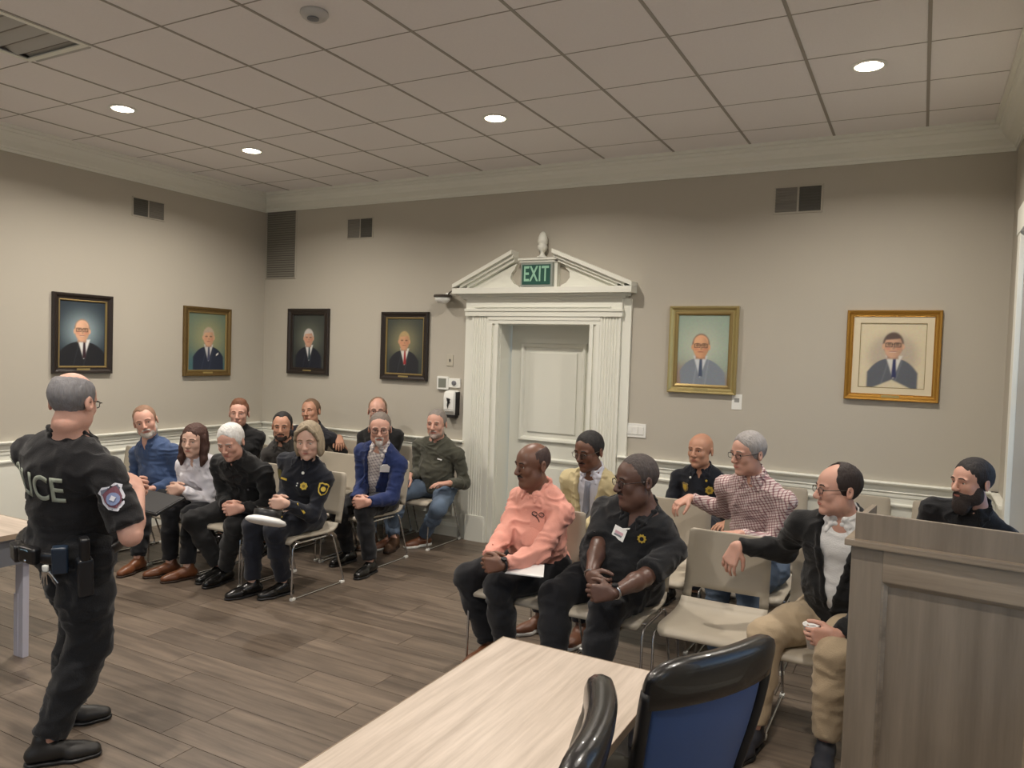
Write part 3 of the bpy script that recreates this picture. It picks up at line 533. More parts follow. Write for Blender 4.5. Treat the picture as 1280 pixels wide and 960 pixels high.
# ================================================================== SOFT SHAPES: a field of blended round forms, turned into one mesh
nrm = lambda v: np.asarray(v, float) / (np.linalg.norm(v) + 1e-12)
A3 = lambda *v: np.array(v, float)
def rotz(a): c, s = math.cos(a), math.sin(a); return np.array([[c, -s, 0], [s, c, 0], [0, 0, 1.0]])
def rotx(a): c, s = math.cos(a), math.sin(a); return np.array([[1, 0, 0], [0, c, -s], [0, s, c]])
def roty(a): c, s = math.cos(a), math.sin(a); return np.array([[c, 0, s], [0, 1, 0], [-s, 0, c]])
class Fld:
    def __init__(s): s.p = []; s.fine = []
    def cap(s, a, b, r1, r2=None, k=0.02, mode='u'):
        a, b = np.asarray(a, float), np.asarray(b, float); r2 = r1 if r2 is None else r2; m = max(r1, r2)
        s.p.append((mode, 'c', (a, b, r1, r2), np.minimum(a, b) - m, np.maximum(a, b) + m, k)); return s
    def chain(s, pts, rs, k=0.02):
        for i in range(len(pts) - 1): s.cap(pts[i], pts[i + 1], rs[i], rs[i + 1], k)
        return s
    def ell(s, c, r, M=None, k=0.02, mode='u'):
        c, r = np.asarray(c, float), np.asarray(r, float); M = np.eye(3) if M is None else M; e = np.sqrt(((M * r[None, :]) ** 2).sum(1))
        s.p.append((mode, 'e', (c, r, M), c - e, c + e, k)); return s
    def rbox(s, c, h, M=None, r=0.01, k=0.02, mode='u'):
        c, h = np.asarray(c, float), np.asarray(h, float); M = np.eye(3) if M is None else M; e = np.abs(M) @ h
        s.p.append((mode, 'b', (c, h, M, r), c - e, c + e, k)); return s
    def cut(s, a, b, r1, r2, k=0.02):
        """a tapered limb sawn off flat at b"""
        a, b = np.asarray(a, float), np.asarray(b, float); d = nrm(b - a); m = max(r1, r2) + 0.01
        f = lambda X, Y, Z: np.maximum(s.ev1('c', (a, b, r1, r2), X, Y, Z), (X - b[0]) * d[0] + (Y - b[1]) * d[1] + (Z - b[2]) * d[2])
        s.p.append(('u', 'f', f, np.minimum(a, b) - m, np.maximum(a, b) + m, k)); return s
    def fn(s, f, lo, hi, k=0.01, mode='s'):
        s.p.append((mode, 'f', f, np.asarray(lo, float), np.asarray(hi, float), k)); return s
    def ev1(s, kind, a, X, Y, Z):
        if kind == 'c':
            p, q, r1, r2 = a; d = q - p; L = d @ d + 1e-12; px, py, pz = X - p[0], Y - p[1], Z - p[2]
            t = np.clip((px * d[0] + py * d[1] + pz * d[2]) / L, 0, 1)
            return np.sqrt((px - t * d[0]) ** 2 + (py - t * d[1]) ** 2 + (pz - t * d[2]) ** 2) - (r1 + (r2 - r1) * t)
        if kind == 'f': return a(X, Y, Z)
        c, r, M = a[0], a[1], a[2]; dx, dy, dz = X - c[0], Y - c[1], Z - c[2]
        u = [dx * M[0, i] + dy * M[1, i] + dz * M[2, i] for i in range(3)]
        if kind == 'e':
            k0 = np.sqrt((u[0] / r[0]) ** 2 + (u[1] / r[1]) ** 2 + (u[2] / r[2]) ** 2); k1 = np.sqrt((u[0] / r[0] ** 2) ** 2 + (u[1] / r[1] ** 2) ** 2 + (u[2] / r[2] ** 2) ** 2) + 1e-9
            return k0 * (k0 - 1) / k1
        rr = a[3]; q = [np.abs(u[i]) - (r[i] - rr) for i in range(3)]
        return np.sqrt(np.maximum(q[0], 0) ** 2 + np.maximum(q[1], 0) ** 2 + np.maximum(q[2], 0) ** 2) + np.minimum(np.maximum(q[0], np.maximum(q[1], q[2])), 0) - rr
    def comb(s, f, g, mode, k):
        if mode == 'u': h = np.maximum(k - np.abs(f - g), 0) / k; return np.minimum(f, g) - h * h * k * 0.25
        if mode == 's': g = -g
        h = np.maximum(k - np.abs(f - g), 0) / k; return np.maximum(f, g) + h * h * k * 0.25
    def at(s, P):
        P = np.atleast_2d(P); f = np.full(len(P), 0.3); X, Y, Z = P[:, 0], P[:, 1], P[:, 2]
        for mode, kind, a, lo, hi, k in s.p: f = s.comb(f, s.ev1(kind, a, X, Y, Z), mode, k)
        return f
    def grid(s, h, hf=None, pad=0.012):
        us = [q for q in s.p if q[0] == 'u']; lo = np.min([q[3] for q in us], 0) - pad; hi = np.max([q[4] for q in us], 0) + pad; ax = []
        for i in range(3):
            xs = [lo[i]]
            while xs[-1] < hi[i]:
                x = xs[-1]; st = h
                if hf:
                    for c, r in s.fine:
                        d = abs(x - c[i]) - r
                        if d < 0: st = min(st, hf)
                        elif d < 0.03: st = min(st, hf + (h - hf) * d / 0.03)
                xs.append(x + st)
            ax.append(np.array(xs, np.float32))
        xs, ys, zs = ax; f = np.full((len(xs), len(ys), len(zs)), 0.05, np.float32)
        for mode, kind, a, lo, hi, k in s.p:
            m = (k + 1.5 * h) if mode == 'u' else k + h; sl = []
            for i in range(3):
                i0 = max(0, int(np.searchsorted(ax[i], lo[i] - m)) - 1); i1 = min(len(ax[i]), int(np.searchsorted(ax[i], hi[i] + m)) + 1); sl.append(slice(i0, i1))
            if any(q.stop <= q.start for q in sl): continue
            g = s.ev1(kind, a, xs[sl[0]][:, None, None], ys[sl[1]][None, :, None], zs[sl[2]][None, None, :])
            f[tuple(sl)] = s.comb(f[tuple(sl)], g, mode, k)
        return f, xs, ys, zs
    def surf(s, O, D, n=45, far=0.5):
        """march from points O along D to the surface"""
        O = np.atleast_2d(O).astype(float).copy(); D = np.broadcast_to(nrm(D), O.shape); t = np.zeros(len(O))
        for _ in range(n): t = np.minimum(t + s.at(O + D * t[:, None]) * 0.75, far)
        return O + D * t[:, None]
    def normal(s, P, e=0.004):
        P = np.atleast_2d(P); g = np.stack([s.at(P + np.eye(3)[i] * e) - s.at(P - np.eye(3)[i] * e) for i in range(3)], 1); return g / (np.linalg.norm(g, axis=1, keepdims=True) + 1e-9)
def nets(f, xs, ys, zs):
    s = f < 0; c = [s[i:s.shape[0] - 1 + i, j:s.shape[1] - 1 + j, k:s.shape[2] - 1 + k] for i in (0, 1) for j in (0, 1) for k in (0, 1)]
    al = c[0].copy(); an = c[0].copy()
    for q in c[1:]: al &= q; an |= q
    mx = an & ~al; ix = np.argwhere(mx); n = len(ix)
    off = np.array([(i, j, k) for i in (0, 1) for j in (0, 1) for k in (0, 1)]); val = np.stack([f[ix[:, 0] + o[0], ix[:, 1] + o[1], ix[:, 2] + o[2]] for o in off], 1)
    acc = np.zeros((n, 3)); cnt = np.zeros(n)
    for a in range(8):
        for b in range(a + 1, 8):
            if np.abs(off[a] - off[b]).sum() != 1: continue
            m = (val[:, a] < 0) != (val[:, b] < 0); t = np.where(m, val[:, a] / (val[:, a] - val[:, b] + 1e-20), 0)
            acc += m[:, None] * (off[a] + (off[b] - off[a]) * t[:, None]); cnt += m
    u = acc / cnt[:, None]; ax = (xs, ys, zs)
    P = np.stack([ax[i][ix[:, i]] + u[:, i] * (ax[i][ix[:, i] + 1] - ax[i][ix[:, i]]) for i in range(3)], 1)
    idg = np.full(mx.shape, -1, np.int32); idg[mx] = np.arange(n); F = []
    for a in range(3):
        b, d = (a + 1) % 3, (a + 2) % 3
        s0 = [slice(None)] * 3; s1 = [slice(None)] * 3; s0[a] = slice(0, -1); s1[a] = slice(1, None)
        e = s[tuple(s0)] != s[tuple(s1)]; q = np.argwhere(e); q = q[(q[:, b] > 0) & (q[:, d] > 0) & (q[:, b] < s.shape[b] - 1) & (q[:, d] < s.shape[d] - 1)]
        eb = np.zeros(3, int); eb[b] = 1; ed = np.zeros(3, int); ed[d] = 1
        g = lambda w: idg[w[:, 0], w[:, 1], w[:, 2]]
        fc = np.stack([g(q - eb - ed), g(q - ed), g(q), g(q - eb)], 1); inside = s[q[:, 0], q[:, 1], q[:, 2]]
        F.append(np.where(inside[:, None], fc, fc[:, ::-1]))
    return P, np.concatenate(F)
def mk_mesh(name, P, F, m=None):
    me = bpy.data.meshes.new(name); me.vertices.add(len(P)); me.vertices.foreach_set('co', np.ascontiguousarray(P, np.float32).ravel()); nf = len(F)
    me.loops.add(nf * 4); me.loops.foreach_set('vertex_index', np.ascontiguousarray(F, np.int32).ravel()); me.polygons.add(nf); me.polygons.foreach_set('loop_start', np.arange(0, nf * 4, 4, dtype=np.int32))
    me.polygons.foreach_set('use_smooth', np.ones(nf, bool)); me.update(calc_edges=True)
    if m: me.materials.append(m)
    return me
def vnoise(P, seed=0):
    P = P + seed * 17.31; i = np.floor(P).astype(np.int64); f = P - i; f = f * f * (3 - 2 * f); out = 0
    def h(a, b, c): n = (a * 374761393 + b * 668265263 + c * 2147483647 + seed * 974711) & 0x7fffffff; n = ((n ^ (n >> 13)) * 1274126177) & 0x7fffffff; return ((n ^ (n >> 16)) & 0xffff) / 65535.0
    for dx in (0, 1):
        for dy in (0, 1):
            for dz in (0, 1):
                out = out + h(i[:, 0] + dx, i[:, 1] + dy, i[:, 2] + dz) * (f[:, 0] if dx else 1 - f[:, 0]) * (f[:, 1] if dy else 1 - f[:, 1]) * (f[:, 2] if dz else 1 - f[:, 2])
    return out
def vnormals(P, F):
    a = np.cross(P[F[:, 2]] - P[F[:, 0]], P[F[:, 3]] - P[F[:, 1]]); N = np.zeros_like(P)
    for i in range(4): np.add.at(N, F[:, i], a)
    return N / (np.linalg.norm(N, axis=1, keepdims=True) + 1e-12)
def shape(name, fld, m, parent, h=0.01, hf=None, o=(0, 0, 0), folds=0.0, fs=14.0, seed=1, strands=0.0, Mh=None):
    f, xs, ys, zs = fld.grid(h, hf); P, F = nets(f, xs, ys, zs)
    if not len(P): return None
    if folds:
        N = vnormals(P, F); q = P.copy() * fs; q[:, 2] *= 1.5; w_ = vnoise(q * 0.5, seed + 5); q = q + 2.2 * w_[:, None]; r = 1 - np.abs(2 * vnoise(q, seed) - 1); r2 = vnoise(q * 2.3, seed + 2)
        P = P + N * (folds * (r ** 2 * 1.2 - 0.45 + 0.35 * (r2 - 0.5)))[:, None]
    if strands:
        N = vnormals(P, F); q = P if Mh is None else (P - Mh[1]) @ Mh[0]; q = q * np.array([150, 150, 28.0]); P = P + N * (strands * (vnoise(q, seed) + 0.6 * vnoise(q * 0.4, seed + 3) - 0.8))[:, None]
    return obj(name, mk_mesh(name, P - np.asarray(o), F, m), None, parent)
# ================================================================== PEOPLE
def skin_mat(name, rgb, spec=0.45, rough=0.5):
    if name in MATS: return MATS[name]
    m = mat(name, rgb, rough, bump=0.12, bscale=220, var=0.10, vscale=22, sss=0.12, spec=spec); return m
SKIN = {'fair': skin_mat('skin_fair', (206, 168, 150)), 'pink': skin_mat('skin_pink', (200, 154, 136)), 'tan': skin_mat('skin_tan', (182, 136, 112)), 'brown': skin_mat('skin_brown', (112, 78, 62), 0.5, 0.4), 'dark': skin_mat('skin_dark', (94, 68, 58), 0.5, 0.38)}
LIP = {'fair': (176, 104, 94), 'pink': (168, 96, 86), 'tan': (146, 84, 70), 'brown': (92, 52, 46), 'dark': (84, 52, 50)}
def cloth(name, rgb=None, rough=0.85, bump=0.25, sheen=0.15, var=0.06): return mat(name, rgb, rough, bump=bump, bscale=180, var=var, vscale=8, sheen=sheen, spec=0.25)
M_EYEW = mat('eye_white', (206, 200, 192), 0.3); M_IRIS = mat('iris', (38, 30, 26), 0.15)
def check_mat(name, c1, c2, c3, s=62.0):
    m = bpy.data.materials.new(name); m.use_nodes = True; n = m.node_tree.nodes; l = m.node_tree.links; b = n['Principled BSDF']; b.inputs['Roughness'].default_value = 0.85
    tc = n.new('ShaderNodeTexCoord'); mp = n.new('ShaderNodeMapping'); mp.inputs['Rotation'].default_value = (0.15, 0.25, 0.6); l.new(tc.outputs['Object'], mp.inputs[0]); sp = n.new('ShaderNodeSeparateXYZ'); l.new(mp.outputs[0], sp.inputs[0])
    tot = None
    for ax in 'XZ':
        mu = n.new('ShaderNodeMath'); mu.operation = 'MULTIPLY'; mu.inputs[1].default_value = s; l.new(sp.outputs[ax], mu.inputs[0]); fr = n.new('ShaderNodeMath'); fr.operation = 'FRACT'; l.new(mu.outputs[0], fr.inputs[0]); gt = n.new('ShaderNodeMath'); gt.operation = 'GREATER_THAN'; gt.inputs[1].default_value = 0.68; l.new(fr.outputs[0], gt.inputs[0])
        if tot is None: tot = gt
        else: ad = n.new('ShaderNodeMath'); ad.operation = 'ADD'; l.new(tot.outputs[0], ad.inputs[0]); l.new(gt.outputs[0], ad.inputs[1]); tot = ad
    r = n.new('ShaderNodeValToRGB'); r.color_ramp.interpolation = 'CONSTANT'; e = r.color_ramp.elements; e[0].position = 0; e[0].color = lin(c1); e[1].position = 0.4; e[1].color = lin(c2); x = e.new(0.9); x.color = lin(c3)
    dv = n.new('ShaderNodeMath'); dv.operation = 'MULTIPLY'; dv.inputs[1].default_value = 0.5; l.new(tot.outputs[0], dv.inputs[0]); l.new(dv.outputs[0], r.inputs[0]); l.new(r.outputs[0], b.inputs['Base Color']); return m

def ik(a, c, l1, l2, hint):
    a, c = np.asarray(a, float), np.asarray(c, float); d = c - a; D = np.linalg.norm(d); D2 = min(D, (l1 + l2) * 0.995); u = d / (D + 1e-9); x = (l1 * l1 - l2 * l2 + D2 * D2) / (2 * D2); h = math.sqrt(max(l1 * l1 - x * x, 1e-6))
    w = np.asarray(hint, float); w = w - u * (w @ u); return a + u * x + nrm(w) * h, a + u * D2

def hand_prims(F, W, d, n, thumb, curl=(35, 45, 30), s=1.0, spread=0.0, k=0.002, grip=0.0):
    """W wrist, d towards the fingertips, n out of the palm, thumb = unit side of the thumb"""
    d = nrm(d); n = nrm(np.asarray(n) - d * (np.asarray(n) @ d)); u = np.cross(d, n); u = u if u @ np.asarray(thumb) > 0 else -u
    lat = (0.0315, 0.0105, -0.0105, -0.0305); ln = (0.071, 0.079, 0.073, 0.058); kx = (0.090, 0.094, 0.090, 0.082)
    for i in range(4):
        K = W + d * kx[i] * s + u * lat[i] * s - n * 0.004; F.cap(W + d * 0.012 * s + u * lat[i] * 0.55 * s, K, 0.0165 * s, 0.0125 * s, 0.014)
        p = K; ang = 0; L = ln[i] * s; fd = nrm(d + u * spread * (1.5 - i) * 0.12)
        for j, (fr, c) in enumerate(zip((0.46, 0.31, 0.23), curl)):
            ang += R(c + (3 - i) * grip); q = p + (fd * math.cos(ang) + n * math.sin(ang)) * L * fr; F.cap(p, q, (0.0090, 0.0086, 0.0078)[j] * s, (0.0084, 0.0078, 0.0068)[j] * s, k); p = q
    p = W + d * 0.022 * s + u * 0.022 * s; q = p + nrm(d * 0.62 + u * 0.62 + n * 0.42) * 0.042 * s; r = q + nrm(d * 0.85 + u * 0.22 + n * 0.45) * 0.034 * s; t = r + nrm(d * 0.9 + n * 0.45) * 0.026 * s
    F.cap(p, q, 0.0165 * s, 0.0125 * s, 0.012); F.cap(q, r, 0.0118 * s, 0.010 * s, k); F.cap(r, t, 0.010 * s, 0.0082 * s, k)

def make_head(F, T, Rm, s, g):
    """T origin, Rm columns = left, back, up of the head; g = face options"""
    P = lambda x, y, z: T + Rm @ (A3(x, y, z) * s); E = lambda c, r, k=0.02, mode='u', M=None: F.ell(P(*c), A3(*r) * s, Rm if M is None else Rm @ M, k * s, mode)
    wd = g.get('wide', 1.0); jw = g.get('jaw', 1.0); ch = g.get('cheek', 0.0)
    E((0, 0.008, 0.034), (0.077 * wd, 0.092, 0.086)); E((0, -0.028, -0.02), (0.063 * wd, 0.064, 0.088)); E((0, -0.035, 0.035), (0.066 * wd, 0.058, 0.06))
    E((0, -0.034, -0.074), (0.053 * jw, 0.052, 0.042)); E((0, -0.074, -0.101), (0.024 * jw, 0.019, 0.018))
    for sd in (-1, 1):
        E((sd * 0.036, -0.064, -0.022), (0.026, 0.022, 0.024)); E((sd * 0.046 * jw, -0.018, -0.062), (0.020 + ch, 0.036, 0.036 + ch))
        E((sd * 0.032, -0.096, 0.004), (0.019, 0.012, 0.0115), 0.012, 's')
        F.cap(P(sd * 0.018, -0.0905, 0.0225), P(sd * 0.046, -0.083, 0.021), 0.0085 * s, 0.007 * s, 0.012 * s)
        F.cap(P(sd * 0.020, -0.0868, 0.0108), P(sd * 0.044, -0.0815, 0.0088), 0.0066 * s, 0.0058 * s, 0.004 * s)
        F.cap(P(sd * 0.022, -0.084, -0.006), P(sd * 0.042, -0.079, -0.005), 0.0052 * s, None, 0.006 * s)
        F.cap(P(sd * 0.007, -0.108, -0.034), P(sd * 0.012, -0.101, -0.033), 0.0078 * s, 0.0075 * s, 0.006 * s)
        M = rotz(sd * 0.35) @ rotx(-0.18); E((sd * 0.080 * wd, 0.014, -0.004), (0.0085, 0.020, 0.032), 0.006, 'u', M); E((sd * 0.087 * wd, 0.010, 0.0), (0.005, 0.010, 0.018), 0.004, 's', M)
    F.cap(P(0, -0.0905, 0.014), P(0, -0.1135, -0.028), 0.0082 * s, 0.0118 * s, 0.011 * s)
    F.cap(P(-0.016, -0.081, -0.062), P(0.016, -0.081, -0.062), 0.0125 * s, None, 0.014 * s)
    if g.get('chin2'): E((0, -0.03, -0.105), (0.05, 0.05, 0.03), 0.03)
    return P

def face_bits(F, P, T, Rm, s, g, root, o, skin):
    fw = Rm @ A3(0, -1, 0)
    for sd in (-1, 1):
        c = P(sd * 0.032, -0.0775, 0.0035)
        b = bmesh.new(); bmesh.ops.create_uvsphere(b, u_segments=12, v_segments=8, radius=0.0118 * s); e = obj('eye', b, M_EYEW, root, c - o, True)
        lk = nrm(fw + Rm @ A3(g.get('gaze', 0), 0, g.get('gz', -0.1))); b = bmesh.new(); bmesh.ops.create_uvsphere(b, u_segments=10, v_segments=6, radius=0.0058 * s); obj('iris', b, M_IRIS, e, lk * 0.0078 * s, True)
        pts = F.surf(np.array([P(sd * x, -0.15, z) for x, z in ((0.013, 0.0245), (0.024, 0.0275), (0.036, 0.0275), (0.048, 0.0215))]), -fw)
        b = bmesh.new(); tube(b, [V(p - o) for p in pts], [0.0028 * s, 0.004 * s, 0.0036 * s, 0.0015 * s], 6); obj('eyebrow', b, mat('hair_' + '_'.join(map(str, g['brow'])), g['brow'], 0.8), root, None, True)
    b = bmesh.new()
    up = F.surf(np.array([P(x, -0.15, z) for x, z in ((-0.022, -0.0625), (-0.010, -0.0600), (0, -0.0610), (0.010, -0.0600), (0.022, -0.0625))]), -fw)
    lo = F.surf(np.array([P(x, -0.15, z) for x, z in ((-0.020, -0.0640), (-0.009, -0.0670), (0, -0.0678), (0.009, -0.0670), (0.020, -0.0640))]), -fw)
    tube(b, [V(p - o) for p in up], [x * s for x in (0.0008, 0.0024, 0.0022, 0.0024, 0.0008)], 6); tube(b, [V(p - o) for p in lo], [x * s for x in (0.0008, 0.0028, 0.0030, 0.0028, 0.0008)], 6)
    obj('mouth', b, mat('lips_' + skin, LIP[skin], 0.45), root, None, True)

def hair_shape(style, T, Rm, s, wd, thick=0.0):
    H = Fld(); P = lambda x, y, z: T + Rm @ (A3(x, y, z) * s); E = lambda c, r, k=0.012, mode='u', M=None: H.ell(P(*c), A3(*r) * s, Rm if M is None else Rm @ M, k * s, mode)
    t = 0.0 + thick
    def plane(nx, ny, nz, d, k=0.008):   # keep the side where n.x < d (head coordinates)
        nn = nrm((nx, ny, nz)); H.fn(lambda X, Y, Z: sum((q - T[i]) * (Rm @ nn)[i] for i, q in enumerate((X, Y, Z))) / 1.0 - d * s, T - 0.4, T + 0.4, k * s, 'i')
    if style in ('short', 'crop', 'receding', 'balding', 'fringe', 'tied'):
        E((0, 0.010, 0.037), (0.082 * wd + t, 0.097 + t, 0.092 + t))
        if style == 'tied': E((0, 0.098, 0.055), (0.034, 0.034, 0.036)); E((0, 0.0, 0.10), (0.06, 0.07, 0.04))
        fz = {'short': 0.0, 'tied': 0.004, 'crop': 0.004, 'receding': 0.012, 'balding': 0.022, 'fringe': 0.0}[style]
        E((0, -0.118, -0.012 + fz), (0.076, 0.078, 0.098), 0.010, 's')
        if style == 'receding':
            for sd in (-1, 1): E((sd * 0.040, -0.085, 0.088), (0.024, 0.040, 0.030), 0.012, 's')
        if style == 'balding':
            E((0, -0.075, 0.105), (0.050, 0.075, 0.050), 0.012, 's'); E((0.042, -0.07, 0.08), (0.03, 0.04, 0.04), 0.01, 's'); E((-0.042, -0.07, 0.08), (0.03, 0.04, 0.04), 0.01, 's')
        if style == 'fringe': E((0, -0.035, 0.125), (0.070, 0.115, 0.075), 0.012, 's')
        plane(0, -0.95, -0.62, 0.032 if style != 'tied' else 0.04); plane(0, -1, 0, 0.075); plane(0, 0, -1, 0.072)
        for sd in (-1, 1): E((sd * 0.09 * wd, 0.012, -0.014), (0.022, 0.021, 0.036), 0.006, 's')
    elif style == 'bob':
        E((0, 0.012, 0.038), (0.084 * wd, 0.099, 0.091))
        for sd in (-1, 1): E((sd * 0.072, 0.012, -0.035), (0.024, 0.062, 0.085), 0.02); H.chain([P(0.012, -0.075, 0.112), P(sd * 0.055, -0.078, 0.075), P(sd * 0.074, -0.052, 0.02)], [0.010 * s, 0.011 * s, 0.013 * s], 0.012)
        E((0, 0.075, -0.03), (0.078, 0.042, 0.09), 0.02); E((0, -0.125, -0.030), (0.062, 0.076, 0.112), 0.010, 's'); H.fn(lambda X, Y, Z: sum((q - T[i]) * (Rm @ A3(0, 0, -1))[i] for i, q in enumerate((X, Y, Z))) - 0.112 * s, T - 0.4, T + 0.4, 0.01, 'i')
    elif style == 'long':
        E((0, 0.014, 0.040), (0.087 * wd, 0.105, 0.095))
        for sd in (-1, 1): H.chain([P(sd * 0.070, -0.01, 0.02), P(sd * 0.080, -0.008, -0.06), P(sd * 0.085, -0.02, -0.13), P(sd * 0.078, -0.035, -0.175)], [0.030 * s, 0.030 * s, 0.026 * s, 0.012 * s], 0.02)
        E((0, 0.07, -0.05), (0.085, 0.045, 0.12), 0.02); E((0, -0.122, -0.018), (0.064, 0.078, 0.104), 0.012, 's')
    return H

def beard_shape(style, T, Rm, s, jw):
    H = Fld(); P = lambda x, y, z: T + Rm @ (A3(x, y, z) * s); E = lambda c, r, k=0.012, mode='u': H.ell(P(*c), A3(*r) * s, Rm, k * s, mode)
    if style in ('full', 'short', 'long'):
        g = {'full': 0.007, 'short': 0.003, 'long': 0.010}[style]
        E((0, -0.036, -0.074), (0.053 * jw + g, 0.053 + g, 0.045 + g)); E((0, -0.074, -0.098), (0.026 * jw + g, 0.022 + g, 0.02 + g))
        for sd in (-1, 1): E((sd * 0.047 * jw, -0.018, -0.058), (0.023 + g, 0.036, 0.042 + g)); H.cap(P(0, -0.098, -0.047), P(sd * 0.028, -0.088, -0.058), 0.0065 * s + g * .4, 0.005 * s, 0.006)
        if style == 'long': E((0, -0.07, -0.125), (0.046, 0.036, 0.042), 0.02)
        E((0, -0.105, -0.0645), (0.019, 0.026, 0.0075), 0.006, 's'); E((0, -0.07, -0.012), (0.048, 0.055, 0.034), 0.01, 's')
        H.fn(lambda X, Y, Z: sum((q - T[i]) * (Rm @ A3(0, 1, 0))[i] for i, q in enumerate((X, Y, Z))) - 0.012 * s, T - 0.3, T + 0.3, 0.008, 'i')
    elif style == 'goatee':
        E((0, -0.080, -0.092), (0.027, 0.021, 0.028))
        for sd in (-1, 1): H.cap(P(0, -0.099, -0.046), P(sd * 0.026, -0.090, -0.056), 0.0072 * s, 0.005 * s, 0.006); H.cap(P(sd * 0.026, -0.088, -0.056), P(sd * 0.022, -0.086, -0.085), 0.0065 * s, None, 0.006)
        E((0, -0.105, -0.0635), (0.017, 0.026, 0.006), 0.005, 's')
    elif style == 'mustache':
        for sd in (-1, 1): H.cap(P(0, -0.100, -0.046), P(sd * 0.025, -0.090, -0.053), 0.0062 * s, 0.004 * s, 0.006)
    return H

def glasses(P, Rm, s, root, o, m, rect=True, wd=1.0, lens=True):
    e = bmesh.new(); r = 0.0016 * s
    for sd in (-1, 1):
        pts = []
        for k in range(14):
            a = 2 * PI * k / 14; ca, sa = math.cos(a), math.sin(a); q = 0.55 if rect else 1.0
            pts.append(P(sd * 0.033 + math.copysign(abs(ca) ** q, ca) * 0.0215, -0.103 + 0.012 * abs(sd * 0.033 + ca * 0.0235 - 0) * 6 * 0.1, 0.001 + math.copysign(abs(sa) ** q, sa) * 0.0145) - o)
        tube(e, [V(p) for p in pts], r, 5, closed=True)
        tube(e, [V(P(sd * 0.054, -0.101, 0.006) - o), V(P(sd * 0.072 * wd, -0.088, 0.008) - o), V(P(sd * 0.083 * wd, 0.0, 0.010) - o), V(P(sd * 0.082 * wd, 0.016, 0.0) - o)], r * 1.15, 5)
    tube(e, [V(P(-0.011, -0.106, 0.004) - o), V(P(0, -0.110, 0.007) - o), V(P(0.011, -0.106, 0.004) - o)], r, 5)
    g = obj('glasses', e, m, root, None, True)
    if lens:
        for sd in (-1, 1):
            b = bmesh.new(); vs = []
            for k in range(14):
                a = 2 * PI * k / 14; ca, sa = math.cos(a), math.sin(a); q = 0.55 if rect else 1.0
                vs.append(b.verts.new(P(sd * 0.033 + math.copysign(abs(ca) ** q, ca) * 0.0208, -0.1025, 0.001 + math.copysign(abs(sa) ** q, sa) * 0.0138) - o))
            b.faces.new(vs); r_ = bmesh.ops.extrude_face_region(b, geom=b.faces[:]); bmesh.ops.translate(b, vec=V(Rm @ A3(0, 0.0008, 0)), verts=[v for v in r_['geom'] if isinstance(v, bmesh.types.BMVert)])
            obj('lens', b, mat('spectacle_lens', (240, 244, 246), 0.03, trans=0.97, alpha=0.35), g)
    return g

def shoe(root, o, ank, toe_dir, m, ms, s=1.0, zsole=None, sneaker=False):
    d = nrm(np.array([toe_dir[0], toe_dir[1], 0.0])); l = np.cross(A3(0, 0, 1), d); z0 = 0.0 if zsole is None else zsole; up = A3(0, 0, 1)
    if len(toe_dir) == 3: d = nrm(toe_dir); l = nrm(np.cross(up, d)); up = np.cross(d, l)
    b = np.asarray(ank, float); b = b - up * (b[2] - z0) if len(toe_dir) == 2 else b - up * 0.085
    F = Fld(); Q = lambda f, u: b + d * f * s + up * u * s
    F.cap(Q(-0.045, 0.045), Q(0.02, 0.06), 0.036 * s, 0.038 * s, 0.03); F.cap(Q(0.02, 0.055), Q(0.13, 0.036), 0.038 * s, 0.034 * s, 0.03)
    for sd in (-1, 1): F.cap(Q(0.10, 0.032) + l * sd * 0.018 * s, Q(0.175, 0.028) + l * sd * 0.008 * s, 0.030 * s, 0.024 * s, 0.02)
    F.cap(Q(-0.02, 0.06), Q(-0.015, 0.105), 0.037 * s, 0.036 * s, 0.02)
    cut = lambda sg, lv: F.fn(lambda X, Y, Z: sg * (sum((q - b[i]) * up[i] for i, q in enumerate((X, Y, Z))) - lv), b - 0.4, b + 0.4, 0.003, 'i')
    cut(-1, 0.014 * s); sh = shape('shoe', F, m, root, 0.009, o=o)
    S = Fld(); S.cap(Q(-0.045, 0.014), Q(0.03, 0.014), 0.037 * s, 0.034 * s, 0.02)
    for sd in (-1, 1): S.cap(Q(0.03, 0.014), Q(0.11, 0.014) + l * sd * 0.016 * s, 0.032 * s, None, 0.02); S.cap(Q(0.10, 0.014) + l * sd * 0.018 * s, Q(0.177, 0.014) + l * sd * 0.008 * s, 0.032 * s, 0.026 * s, 0.02)
    th = 0.026 if sneaker else 0.018
    S.fn(lambda X, Y, Z: np.abs(sum((q - b[i]) * up[i] for i, q in enumerate((X, Y, Z))) - th * s / 2) - th * s / 2, b - 0.4, b + 0.4, 0.002, 'i')
    shape('sole', S, ms, sh, 0.008, o=o); return sh

